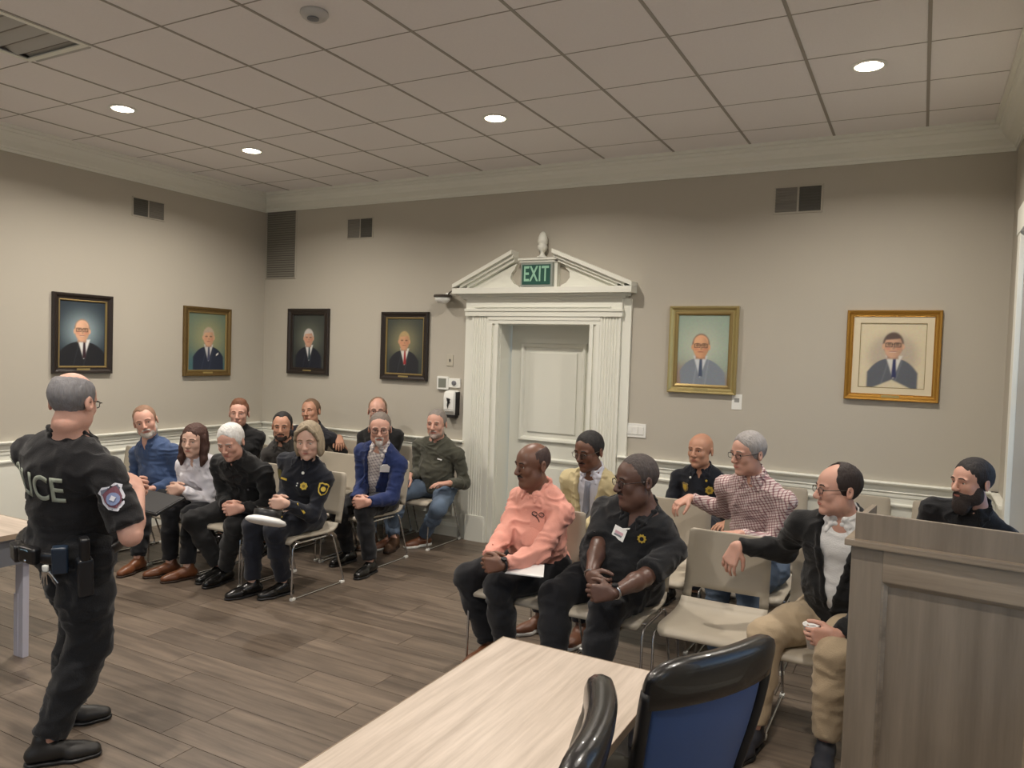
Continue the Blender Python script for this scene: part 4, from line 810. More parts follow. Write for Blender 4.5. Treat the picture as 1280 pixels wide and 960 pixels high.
def person(c):
    """one figure from its joints: hips, neck, head, hands and feet in room coordinates"""
    s = c.get('s', 1.0); hip = A3(*c['hip']); ty = R(c.get('turn', 0)); hy = ty if c.get('hipturn') is None else R(c['hipturn'])
    hd = c['head']; Hc = A3(*hd['at']); hs = hd.get('s', 1.06); Rm = rotz(R(hd.get('yaw', 0))) @ roty(R(hd.get('roll', 0))) @ rotx(R(hd.get('pitch', 0)))
    o = A3(hip[0], hip[1], 0.0); root = empty('person', tuple(o)); tag(root, c['label'], 'person', c.get('group'))
    neck = Hc + Rm @ (A3(0, 0.020, -0.085) * hs); up = rotz(ty); 
    nb = A3(*c['neck']) if 'neck' in c else neck + A3(0, 0, -1) * c.get('nk', 0.054) * hs + up @ A3(0, 0.020, 0)
    nb = nb + A3(*c.get('nbo', (0, 0, 0)))
    sp = nrm(nb - hip); L = np.linalg.norm(nb - hip); lf = nrm(up @ A3(1, 0, 0) - sp * (sp @ (up @ A3(1, 0, 0)))); bk = np.cross(sp, lf); TM = np.stack([lf, bk, sp], 1)
    w_ = c.get('w', 1.0); bel = c.get('belly', 0.0); sw = c.get('sw', 0.185) * w_; fem = c.get('fem', False)
    S = {}; sl = c.get('shl', 0.0); sr = c.get('shr', 0.0)
    S['l'] = nb + lf * sw - sp * (0.106 - sl) + bk * 0.004; S['r'] = nb - lf * sw - sp * (0.106 - sr) + bk * 0.004
    hipl = rotz(hy) @ A3(1, 0, 0); HJ = {'l': hip + hipl * 0.092 * w_, 'r': hip - hipl * 0.092 * w_}
    tp = lambda x, y, f: hip + lf * x + bk * y + sp * (L * f)   # x left, y back, f up the spine
    arms = {}
    for k in 'lr':
        a = c['arm' + k]; ul, fl_ = 0.285 * s, 0.255 * s; hint = a.get('hint', (0.16 if k == 'l' else -0.16, 0.55, -1)); hint = up @ A3(*hint)
        el, W = ik(S[k], A3(*a['w']), ul, fl_, hint); arms[k] = (el, W, a)
    legs = {}
    for k in 'lr':
        g = c['leg' + k]; tl, sl_ = c.get('thigh', 0.43) * s, c.get('shin', 0.42) * s; kn, an = ik(HJ[k], A3(*g['a']), tl, sl_, rotz(hy) @ A3(*g.get('hint', (0, -1, 0.6)))); legs[k] = (kn, an, g)
    # ---- the body, one skin
    B = Fld(); P = make_head(B, Hc, Rm, hs, hd); B.cap(neck, nb + bk * 0.0, 0.052 * w_ ** .5 * (0.86 if fem else 1.0), 0.060 * w_ ** .5 * (0.86 if fem else 1.0), 0.03)
    B.ell(tp(0, 0.0, 0.72), (0.145 * w_, 0.095 * w_, 0.17), TM, 0.05); B.ell(tp(0, -bel * 0.4, 0.3), (0.135 * w_, 0.10 * w_ + bel * 0.5, 0.15), TM, 0.05); B.ell(hip + A3(0, 0, 0.01), (0.15 * w_, 0.11, 0.09), TM, 0.05)
    for k in 'lr':
        el, W, a = arms[k]; aw = c.get('aw', 1.0); bare = c.get('bare', False)
        B.cap(nb - sp * 0.02, S[k], 0.045, 0.045, 0.04); B.cap(S[k], el, 0.048 * aw, 0.040 * aw, 0.02); m_ = el + (W - el) * 0.3; B.cap(el, m_, 0.040 * aw, 0.042 * aw, 0.02); B.cap(m_, W, 0.042 * aw, 0.026 * (aw ** .5), 0.02)
        n = A3(*a.get('n', (0, 0, -1))); hand_prims(B, W, A3(*a['d']), n, A3(*a['t']) if 't' in a else (-lf if k == 'l' else lf), a.get('curl', (30, 40, 30)), c.get('hs', 1.05), a.get('spread', 0.0), grip=a.get('grip', 0.0))
        B.fine.append((W + nrm(A3(*a['d'])) * 0.07, 0.085))
        kn, an, g = legs[k]; B.cap(HJ[k], kn, 0.066, 0.052, 0.03); B.cap(kn, an, 0.048, 0.034, 0.03)
    B.fine.append((Hc + A3(0, 0, -0.005), 0.115)); skin = c['skin']
    body = shape('body', B, SKIN[skin], root, 0.017, c.get('fine', 0.0048), o)
    face_bits(B, P, Hc, Rm, hs, hd, root, o, skin)
    if hd.get('hair'):
        st, col = hd['hair'][:2]; hm = mat('hair_' + '_'.join(map(str, col)), col, 0.7, var=0.25, vscale=60, stretch=(1, 1, 0.2), bump=0.5, bscale=150); H = hair_shape(st, Hc, Rm, hs, hd.get('wide', 1.0), hd['hair'][2] if len(hd['hair']) > 2 else 0.0)
        shape('hair', H, hm, root, 0.0058, o=o, strands=0.004 if st not in ('bob', 'long') else 0.007, Mh=(Rm, Hc), seed=3)
    if hd.get('beard'):
        st, col = hd['beard']; hm = mat('hair_' + '_'.join(map(str, col)), col, 0.8, var=0.25, vscale=60, bump=0.5, bscale=150); shape('beard' if st != 'mustache' else 'mustache', beard_shape(st, Hc, Rm, hs, hd.get('jaw', 1.0)), hm, root, 0.005, o=o, strands=0.003, Mh=(Rm, Hc), seed=9)
    if hd.get('glasses'): glasses(P, Rm, hs, root, o, hd['glasses'], hd.get('rect', True), hd.get('wide', 1.0))
    # ---- trousers
    tm, tr = c['trousers'][0], c['trousers'][1] if len(c['trousers']) > 1 else 1.0
    Q = Fld(); Q.ell(hip + A3(0, 0, 0.0), (0.172 * w_, 0.135 * w_ ** .5, 0.115), TM, 0.05)
    for k in 'lr':
        kn, an, g = legs[k]; mid = HJ[k] + (kn - HJ[k]) * 0.5
        Q.cap(HJ[k], mid, 0.092 * tr, 0.086 * tr, 0.05); Q.cap(mid, kn, 0.086 * tr, 0.070 * tr, 0.04); cf = kn + (an - kn) * 0.4; Q.cap(kn, cf, 0.070 * tr, 0.066 * tr, 0.03); hem = an + (kn - an) * 0.06
        Q.cut(cf, hem, 0.066 * tr, 0.056 * tr ** .5, 0.03)
    shape('trousers', Q, tm, root, 0.012, o=o, folds=c.get('tfold', 0.009), fs=12, seed=c.get('seed', 1))
    for k in 'lr':
        kn, an, g = legs[k]
        if g.get('shoe', True): shoe(root, o, an, g['toe'], c['shoe'][0], c['shoe'][1], 1.03 * s, sneaker=c.get('sneaker', False), zsole=g.get('z', 0.0))
    # ---- the garment of the upper body
    def torso(F, g, hem=0.0):
        F.ell(tp(0, 0.005, 0.74), (0.168 * w_ + g, 0.108 * w_ + g, 0.165 + g * .5), TM, 0.06); F.ell(tp(0, -0.012 - bel * 0.5, 0.36), (0.150 * w_ + g + bel * .25, 0.115 * w_ + g + bel * 0.62, 0.17), TM, 0.07); F.ell(tp(0, 0.0 - bel * .2, 0.06 - hem), (0.162 * w_ + g, 0.130 * w_ + g + bel * .4, 0.10 + hem * 0.3), TM, 0.06)
        if fem:
            for sd in (-1, 1): F.ell(tp(sd * 0.075, -0.085, 0.66), (0.062, 0.05, 0.06), TM, 0.04)
    def sleeves(F, g, arm='long', aw=1.0):
        for k in 'lr':
            el, W, a = arms[k]; F.cap(nb - sp * 0.03 + bk * 0.008, S[k] - sp * 0.002, 0.055 + g, 0.050 + g, 0.05); r0 = (0.058 * aw + g)
            if arm == 'long':
                m_ = el + (W - el) * 0.35; cf = el + (W - el) * a.get('cuff', 0.93); F.cap(S[k], el, r0, 0.052 * aw + g, 0.03); F.cap(el, m_, 0.052 * aw + g, 0.050 * aw + g, 0.03); F.cut(m_, cf, 0.050 * aw + g, 0.036 * aw ** .5 + g, 0.02)
            else: F.cut(S[k], S[k] + (el - S[k]) * 0.86, r0 + 0.004, 0.066 * aw + g, 0.03)
    def collar(F, r, h, open_=0.5, g=0.0, stand=0.022):
        c0 = nb + sp * h + (Hc - nb) * 0.06; pts = []
        for k in range(13):
            a = PI / 2 + (k - 6) / 6 * (PI - open_ * 0.5); pts.append(c0 + lf * math.cos(a) * r + bk * math.sin(a) * r * 1.02 + sp * (0.018 * math.sin(a) - 0.006))
        for p, q in zip(pts, pts[1:]): F.cap(p, q, 0.0085 + g, None, 0.004); F.cap(p + sp * stand, q + sp * stand, 0.006 + g, None, 0.006)
        return pts[0], pts[-1], c0
    def vcut(F, w0, slope, ftop, fbot, k=0.006, hi=None):
        """open front: a wedge from the neck down to the spine fraction fbot"""
        n0 = tp(0, 0, fbot); 
        def f(X, Y, Z):
            dx, dy, dz = X - n0[0], Y - n0[1], Z - n0[2]; u = dx * lf[0] + dy * lf[1] + dz * lf[2]; v = dx * bk[0] + dy * bk[1] + dz * bk[2]; t = dx * sp[0] + dy * sp[1] + dz * sp[2]
            return np.maximum(np.abs(u) - (w0 + slope * t), np.maximum(v + 0.01, -t))
        F.fn(f, n0 - 0.6, n0 + 0.6, k, 's')
    top = c['top']; kind = top['kind']; m1 = top['m']; g0 = top.get('g', 0.0); aw = c.get('aw', 1.0)
    fol = top.get('fold', 0.008); base = None
    nr = 0.062 * w_ ** .5 * (0.88 if fem else 1.0)
    if kind == 'shirt':      # buttoned shirt / polo / uniform
        F = Fld(); torso(F, g0); a, b_, c0 = collar(F, nr, 0.012, top.get('open', 0.5))
        if top.get('vneck'): vcut(F, 0.004, 0.32, 1, top['vneck'])
        sleeves(F, g0, top.get('arm', 'long'), aw); base = F; F.fine = [(nb + sp * 0.02 - bk * 0.03, 0.085)]; shape(top.get('name', 'shirt'), F, m1, root, 0.0105, 0.0056, o, fol, seed=c.get('seed', 1) + 3)
    elif kind == 'jacket':   # open jacket over a shirt
        F = Fld(); torso(F, -0.006 + g0); a, b_, c0 = collar(F, nr - 0.002, 0.016, 0.5)
        if top.get('vneck'): vcut(F, 0.004, 0.32, 1, top['vneck'])
        sleeves(F, -0.006 + g0, 'long', aw * 0.93); base = F; F.fine = [(nb + sp * 0.02 - bk * 0.03, 0.085)]; shape('shirt', F, top['m2'], root, 0.0105, 0.0056, o, 0.004, seed=c.get('seed', 1) + 3)
        if True:
            J = Fld(); torso(J, 0.010 + g0, hem=top.get('hem', 0.04)); fb = top.get('fb', 0.25); w0 = top.get('w0', 0.004); slp = top.get('slope', 0.25)
            if top.get('stand'): collar(J, nr + 0.012, 0.004, 1.2, 0.002)
            vcut(J, w0, slp, 1, fb); 
            sleeves(J, 0.006 + g0, 'long', aw)
            # rolled lapels along the opening
            lap = top.get('lap', 0.012)
            for sd in (-1, 1):
                fs_ = np.linspace(max(fb, 0.02) + 0.03, 1.0, 7); pts = np.array([tp(sd * (w0 + slp * (f - fb) * L + lap), -0.4, f) for f in fs_]); hit = J.surf(pts, bk, far=0.48)
                for p, q, i in zip(hit, hit[1:], range(6)): J.cap(p, q, 0.006 + 0.006 * math.sin(PI * (i + .5) / 6), None, 0.008)
                q0 = tp(sd * 0.06, 0.05, 1.03); J.cap(hit[-1], nb + lf * sd * (nr + 0.008) + sp * 0.008, 0.011, 0.011, 0.01)
            J.chain([nb + lf * (nr + 0.008) + sp * 0.008, nb + bk * (nr + 0.012) + sp * 0.02, nb - lf * (nr + 0.008) + sp * 0.008], [0.012] * 3, 0.01)
            J.fine = [(nb - sp * 0.1 - bk * 0.08, 0.15)]; shape('jacket', J, m1, root, 0.0105, 0.0064, o, fol, seed=c.get('seed', 1) + 4)
            c['_jack'] = J
    # collar flaps
    if top.get('flaps', True):
        for sd in (-1, 1):
            a0 = c0 - bk * nr * 0.9 + lf * sd * 0.022 + sp * 0.006; mid = c0 - bk * (nr * 0.45) + lf * sd * (nr + 0.004) + sp * 0.016; tip = nb - bk * (nr + 0.03) + lf * sd * (0.055) - sp * 0.045
            tri = np.array([a0, a0 * 0.5 + tip * 0.5 + lf * sd * -0.004, tip, mid * 0.45 + tip * 0.55 + lf * sd * 0.008, mid])
            f = Fld(); cc = tri.mean(0)
            hit = base.surf(tri - bk * 0.12, bk, far=0.3); hit = np.where((np.linalg.norm(hit - tri, axis=1) < 0.05)[:, None], hit, tri)
            for i in range(4): f.cap(hit[i], hit[i + 1], 0.0085, None, 0.006)
            f.cap(hit[0], hit[3], 0.0085, None, 0.012); f.cap(hit[1], hit[4], 0.0085, None, 0.012); f.cap(hit[1], hit[3], 0.0085, None, 0.012); f.cap(hit[0], hit[4], 0.0085, None, 0.012)
            fm = top.get('flapm') or (m1 if kind == 'shirt' else top['m2']); shape('collar_flap', f, fm, root, 0.0048, o=o)
    J = c.get('_jack') or base
    c['_'] = dict(root=root, o=o, tp=tp, lf=lf, bk=bk, sp=sp, base=base, J=J, body=B, arms=arms, legs=legs, S=S, P=P, Rm=Rm, nb=nb, L=L, hs=hs)
    # buttons down the front
    if top.get('buttons'):
        pts = np.array([tp(0, -0.45, f) for f in np.linspace(0.25, 0.93, 6)]); hit = base.surf(pts, bk, far=0.6)
        for p in hit: b = bmesh.new(); lathe(b, [(0.0055, 0), (0.0055, 0.003)], 8); bmesh.ops.rotate(b, matrix=Matrix.Rotation(PI / 2, 3, 'X'), verts=b.verts[:]); obj('button', b, top['buttons'], root, V(p - o) - V(bk) * 0.001)
    return c

def stick(c, x, f, F=None, front=True):
    """a point and outward normal on the garment, x to the wearer's left, f up the spine"""
    k = c['_']; F = F or k['J']; O = k['tp'](x, -0.5 if front else 0.5, f); D = k['bk'] if front else -k['bk']; p = F.surf(O, D, far=0.9)[0]; n = F.normal(p, 0.012)[0]; return p, n
def patch(c, name, x, f, poly, m, off=0.004, th=0.004, F=None, front=True, par=None, scale=1.0, rot=0.0, pn=None):
    """thin plate of a given outline stuck on the garment"""
    k = c['_']; p, n = pn if pn is not None else stick(c, x, f, F, front); u = np.cross(nrm(k['sp'] * 0.4 + A3(0, 0, 0.6)), n); u = nrm(u); 
    v = np.cross(n, u); cr, sr_ = math.cos(rot), math.sin(rot); u, v = u * cr + v * sr_, -u * sr_ + v * cr; b = bmesh.new(); A = []; Bv = []
    for (a, d) in poly: q = p + (u * a + v * d) * scale; A.append(b.verts.new(V(q + n * off - k['o']))); Bv.append(b.verts.new(V(q + n * (off + th) - k['o'])))
    b.faces.new(A[::-1]); b.faces.new(Bv); N = len(A)
    for i in range(N): b.faces.new((A[i], A[(i + 1) % N], Bv[(i + 1) % N], Bv[i]))
    bmesh.ops.recalc_face_normals(b, faces=b.faces[:]); return obj(name, b, m, par or k['root'])
def rect(w, h): return [(-w, -h), (w, -h), (w, h), (-w, h)]
def ngon(r, n=12, r2=None): return [(math.cos(2 * PI * i / n) * (r if i % 2 == 0 or r2 is None else r2), math.sin(2 * PI * i / n) * (r if i % 2 == 0 or r2 is None else r2)) for i in range(n)]
SHIELD = [(0, -0.05), (0.026, -0.032), (0.036, -0.005), (0.034, 0.022), (0.04, 0.034), (0.022, 0.046), (0, 0.04), (-0.022, 0.046), (-0.04, 0.034), (-0.034, 0.022), (-0.036, -0.005), (-0.026, -0.032)]
def belt_ring(c, name, f, m, h=0.02, g=0.012, par=None):
    pass
def bracelet(c, k, name, m, t=0.93, r=0.030, th=0.006, face=None):
    q = c['_']; el, W, a = q['arms'][k]; p = el + (W - el) * t; d = nrm(W - el); u = nrm(np.cross(d, A3(0.3, 0.2, 1))); v = np.cross(d, u); b = bmesh.new()
    tube(b, [V(p + (u * math.cos(2 * PI * i / 16) + v * math.sin(2 * PI * i / 16)) * r - q['o']) for i in range(16)], th, 6, closed=True); w0 = obj(name, b, m, q['root'], None, True)
    if face is not None:
        n = nrm(A3(*face) - d * (A3(*face) @ d)); b = bmesh.new(); e = bmesh.ops.create_cone(b, cap_ends=True, segments=14, radius1=0.018, radius2=0.016, depth=0.01); mt = V((0, 0, 1)).rotation_difference(V(n)).to_matrix(); bmesh.ops.rotate(b, matrix=mt, verts=b.verts[:]); obj('watch_face', b, M_BLACK, w0, V(p + n * (r + 0.004) - q['o']))
    return w0
# ================================================================== FURNITURE
def shell(b, prof, xh, th, hole=None, curve=0.012, crown_=0.0):
    """bent sheet: profile (y, z) swept across x with rounded corners and real thickness"""
    nx = 10; n = len(prof); P = [V((0, y, z)) for y, z in prof]; N = []
    for i in range(n):
        t = (P[min(i + 1, n - 1)] - P[max(i - 1, 0)]).normalized(); N.append(V((0, -t.z, t.y)))
    g = {}
    for sd in (0, 1):
        for i in range(n):
            e = min(i, n - 1 - i); inset = 0.0
            w_ = xh[i] if isinstance(xh, (list, tuple)) else xh
            for j in range(nx + 1):
                u = -1 + 2 * j / nx; p = P[i] + N[i] * (curve * u * u) + N[i] * (-th if sd else 0.0) + V((u * w_, 0, 0)); g[sd, i, j] = b.verts.new(p)
    for i in range(n - 1):
        for j in range(nx):
            if hole and hole(i, j, n, nx): continue
            b.faces.new((g[0, i, j], g[0, i, j + 1], g[0, i + 1, j + 1], g[0, i + 1, j])); b.faces.new((g[1, i, j], g[1, i + 1, j], g[1, i + 1, j + 1], g[1, i, j + 1]))
    top = {}
    for key, v in g.items(): top[v] = key
    be = [e for e in b.edges if len(e.link_faces) == 1 and top.get(e.verts[0], (1,))[0] == 0]
    for e in be:
        a, c = e.verts; A, C = g[(1,) + top[a][1:]], g[(1,) + top[c][1:]]
        b.faces.new((a, c, C, A))
    for v in [v for v in b.verts if not v.link_faces]: b.verts.remove(v)
    bmesh.ops.recalc_face_normals(b, faces=b.faces[:]); return b
def make_chair():
    root = empty('stacking_chair'); b = bmesh.new()
    shell(b, [(-0.262, 0.395), (-0.258, 0.413), (-0.24, 0.426), (-0.20, 0.431), (-0.1, 0.427), (0.0, 0.42), (0.1, 0.418), (0.17, 0.424), (0.205, 0.442), (0.222, 0.47)], [0.215, 0.232, 0.238, 0.24, 0.24, 0.24, 0.24, 0.24, 0.238, 0.236], 0.014)
    obj('seat', b, M_SHELL, root, None, True)
    b = bmesh.new(); zs = [0.47, 0.50, 0.53, 0.56, 0.62, 0.70, 0.78, 0.82, 0.842, 0.85]
    shell(b, [(0.222 + (z - 0.47) * 0.17 + 0.01 * math.sin((z - .47) * 8), z) for z in zs], [0.236, 0.234, 0.233, 0.233, 0.232, 0.231, 0.229, 0.227, 0.222, 0.206], 0.012, hole=lambda i, j, n, nx: i in (0, 1) and 1 <= j < nx - 1, curve=-0.02)
    obj('backrest', b, M_SHELL, root, None, True)
    for sd in (-1, 1):
        b = bmesh.new(); x = sd * 0.25
        tube(b, [(x * 0.8, 0.12, 0.405), (x * 0.96, 0.10, 0.402), (x, 0.06, 0.401), (x, -0.22, 0.405), (x, -0.255, 0.398), (x, -0.268, 0.37), (x, -0.275, 0.04), (x, -0.268, 0.014), (x, -0.24, 0.0075), (x, 0.24, 0.0075), (x, 0.27, 0.013), (x, 0.275, 0.04), (x, 0.15, 0.38), (x * 0.98, 0.13, 0.402)], 0.0072, 8)
        f = obj('leg', b, M_CHROME, root, None, True)
        for y in (-0.262, 0.262): obj('glide', box(x - 0.012, y - 0.02, 0.0, x + 0.012, y + 0.02, 0.018, 0.004), M_WHITE, f)
    b = bmesh.new(); tube(b, [(-0.245, -0.18, 0.402), (0.245, -0.18, 0.402)], 0.008, 8); tube(b, [(-0.2, 0.12, 0.405), (0.2, 0.12, 0.405)], 0.008, 8); obj('crossbar', b, M_CHROME, root, None, True)
    b = bmesh.new(); bx(b, -0.19, -0.19, 0.392, 0.19, 0.1, 0.409, 0.004); obj('under_pan', b, M_BLACK, root)
    return root
proto = None
def place_chair(x, y, label, rz=0.0):
    global proto
    if proto is None: proto = make_chair(); c = proto
    else: c = copy_tree(proto)
    c.location = (x, y, 0); c.rotation_euler = (0, 0, R(rz)); tag(c, label, 'chair', 'grey shell stacking chairs for the audience'); return c
R1, R2, R3 = -2.03, -1.17, -0.335        # rows on the left, front to back
r1, r2, r3 = -2.27, -1.44, -0.36         # rows on the right
CH = [(2.50, R1, 'grey shell chair with chrome runner under the blond woman officer, nearest the aisle'), (1.965, R1, 'grey shell chair under the white-haired man in black'), (1.43, R1, 'grey shell chair under the woman in the white blouse'), (0.87, R1, 'grey shell chair under the man in the blue shirt'),
      (0.36, -2.10, 'empty grey shell chair at the left end of the front row, beside the blue-shirted man'),
      (2.48, R2, 'grey shell chair under the man in the blue blazer'), (1.92, R2, 'empty grey shell chair just behind the blond woman officer'), (1.52, R2, 'grey shell chair under the dark-haired bearded man'), (0.96, R2, 'grey shell chair under the woman with tied-up hair'),
      (2.50, R3, 'grey shell chair beside the door under the man in jeans'), (1.92, R3, 'grey shell chair under the man behind the blue blazer'), (1.42, R3, 'empty grey shell chair the reaching man rests his hand on'), (0.90, R3, 'grey shell chair under the man reaching along the chair backs'),
      (4.62, r1, 'grey shell chair under the man in the pink shirt'), (5.17, r1, 'grey shell chair under the large man in the black polo'), (5.73, r1, 'empty grey shell chair in the front row with a jacketed arm over its back'), (6.30, r1, 'grey shell chair under the man in khaki trousers'),
      (4.62, r2, 'grey shell chair under the man in the tan blazer'), (5.19, r2, 'empty grey shell chair under the checked-shirt man\'s hand'), (5.75, r2, 'grey shell chair under the man in the checked shirt'), (6.79, r2, 'grey shell chair under the bearded man behind the lectern'),
      (5.13, r3, 'grey shell chair under the bald police officer'), (5.68, r3, 'empty grey shell chair against the back wall behind the checked shirt'), (6.25, r3, 'empty grey shell chair against the wall behind the man with the cup'), (6.85, r3, 'empty grey shell chair against the back wall nearest the right wall')]
for x, y, lab in CH: place_chair(x, y, lab, random.uniform(-1.0, 1.0))

# ------------------------------------------------------------------ training tables
def table(name, x0, y0, x1, y1, along, label):
    e = empty(name, (x0, y0, 0)); tag(e, label, 'table'); W_, D_ = x1 - x0, y1 - y0
    m = M_TABLE if along == 1 else wood('table_laminate_cross', (168, 154, 140), (204, 190, 176), 0, 0.4, 30, 0.0, 1.8)
    obj('tabletop', box(0, 0, 0.712, W_, D_, 0.738, 0.002), m, e); b = bmesh.new(); bx(b, -0.002, -0.002, 0.710, W_ + 0.002, 0.0, 0.739); bx(b, -0.002, D_, 0.710, W_ + 0.002, D_ + 0.002, 0.739); bx(b, -0.002, 0, 0.710, 0, D_, 0.739); bx(b, W_, 0, 0.710, W_ + 0.002, D_, 0.739)
    obj('edge_band', b, mat('edge_band', (150, 132, 112), 0.5), e)
    return e, W_, D_
e, W_, D_ = table('training_table', 5.283, -5.40, 5.925, -3.795, 1, 'pale wood laminate table in the foreground with black chairs drawn up to it')
for y in (0.05, D_ - 0.10):
    for x in (0.06, W_ - 0.10): obj('leg', box(x, y, 0.01, x + 0.045, y + 0.045, 0.71, 0.004), M_SILV, e)
obj('modesty_panel', box(0.10, 0.11, 0.40, 0.115, D_ - 0.11, 0.71), M_GREY, e)
e, W_, D_ = table('training_table', 0.62, -4.33, 2.30, -3.73, 0, 'pale wood laminate table at the left edge beside the standing officer')
for x in (0.08, W_ - 0.15):
    for y in (0.06, D_ - 0.13): 
        b = bmesh.new(); bx(b, x, y, 0.0, x + 0.075, y + 0.035, 0.71, 0.003); bx(b, x - 0.012, y - 0.002, 0.0, x + 0.03, y + 0.037, 0.36, 0.003); obj('leg', b, M_SILV, e)
obj('modesty_panel', box(0.06, 0.02, 0.32, W_ - 0.03, 0.035, 0.71), M_GREY, e); obj('side_panel', box(W_ - 0.045, 0.04, 0.56, W_ - 0.025, D_ - 0.03, 0.71), M_GREY, e)

# ------------------------------------------------------------------ lectern
LA, LB = at(1070, 640, Z=1.27), at(1280, 668, Z=1.27); ang = math.atan2(LB.y - LA.y, LB.x - LA.x)
e = empty('lectern', (LA.x, LA.y, 0), ang); tag(e, 'grey-brown wooden lectern with a recessed front panel at the right edge', 'lectern'); LW, LD = 0.665, 0.34
b = bmesh.new(); bx(b, 0.0, 0, 1.17, LW, 0.02, 1.27, 0.002); bx(b, 0.0, 0.02, 1.17, 0.02, LD, 1.25, 0.002); bx(b, LW - 0.02, 0.02, 1.17, LW, LD, 1.25, 0.002); obj('top_rail', b, M_POD, e)
obj('ledge', box(-0.03, -0.03, 1.148, LW + 0.03, LD + 0.02, 1.172, 0.005), M_POD2, e)
for x0, x1, nm in ((-0.008, 0.10, 'stile'), (LW - 0.10, LW + 0.008, 'stile')): obj(nm, box(x0, -0.008, 0.0, x1, 0.018, 1.148, 0.003), M_POD, e)
obj('rail', box(0.10, -0.008, 1.03, LW - 0.10, 0.018, 1.148, 0.002), M_POD2, e); obj('rail', box(0.10, -0.008, 0.0, LW - 0.10, 0.018, 0.14, 0.002), M_POD, e)
obj('panel', box(0.095, 0.010, 0.135, LW - 0.095, 0.02, 1.035), M_POD, e)
b = bmesh.new(); frame_ring(b, 0.10, 0.14, LW - 0.10, 1.03, 0, [(0, 0.006), (0.006, 0.003), (0.014, -0.006), (0.018, -0.010)], 'back', 0.0); obj('panel_moulding', b, M_POD2, e)
for x0 in (-0.008, LW - 0.012): obj('side', box(x0, 0.018, 0, x0 + 0.02, LD, 1.148), M_POD, e)
obj('reading_shelf', box(0.02, 0.02, 1.172, LW - 0.02, LD, 1.18), M_POD2, e)

# ------------------------------------------------------------------ black leather office chairs with blue mesh backs
M_LEATH = mat('black_leather', (26, 25, 25), 0.27, bump=0.10, bscale=260, coat=0.35); M_MESH = mat('blue_mesh', (16, 66, 128), 0.55, bump=0.5, bscale=900, sheen=0.3); M_OLV = mat('dark_olive_leather', (46, 44, 36), 0.38, bump=0.1, bscale=260)
def sheet(b, fn, nu, nv, th, closed=True):
    g = {}
    for sd in (0, 1):
        for i in range(nu + 1):
            for j in range(nv + 1): g[sd, i, j] = b.verts.new(fn(i / nu, j / nv, sd * th))
    for i in range(nu):
        for j in range(nv): b.faces.new((g[0, i, j], g[0, i + 1, j], g[0, i + 1, j + 1], g[0, i, j + 1])); b.faces.new((g[1, i, j], g[1, i, j + 1], g[1, i + 1, j + 1], g[1, i + 1, j]))
    for i in range(nu):
        for j in (0, nv): b.faces.new((g[0, i, j], g[1, i, j], g[1, i + 1, j], g[0, i + 1, j]))
    for j in range(nv):
        for i in (0, nu): b.faces.new((g[0, i, j], g[0, i, j + 1], g[1, i, j + 1], g[1, i, j]))
    bmesh.ops.recalc_face_normals(b, faces=b.faces[:]); return b
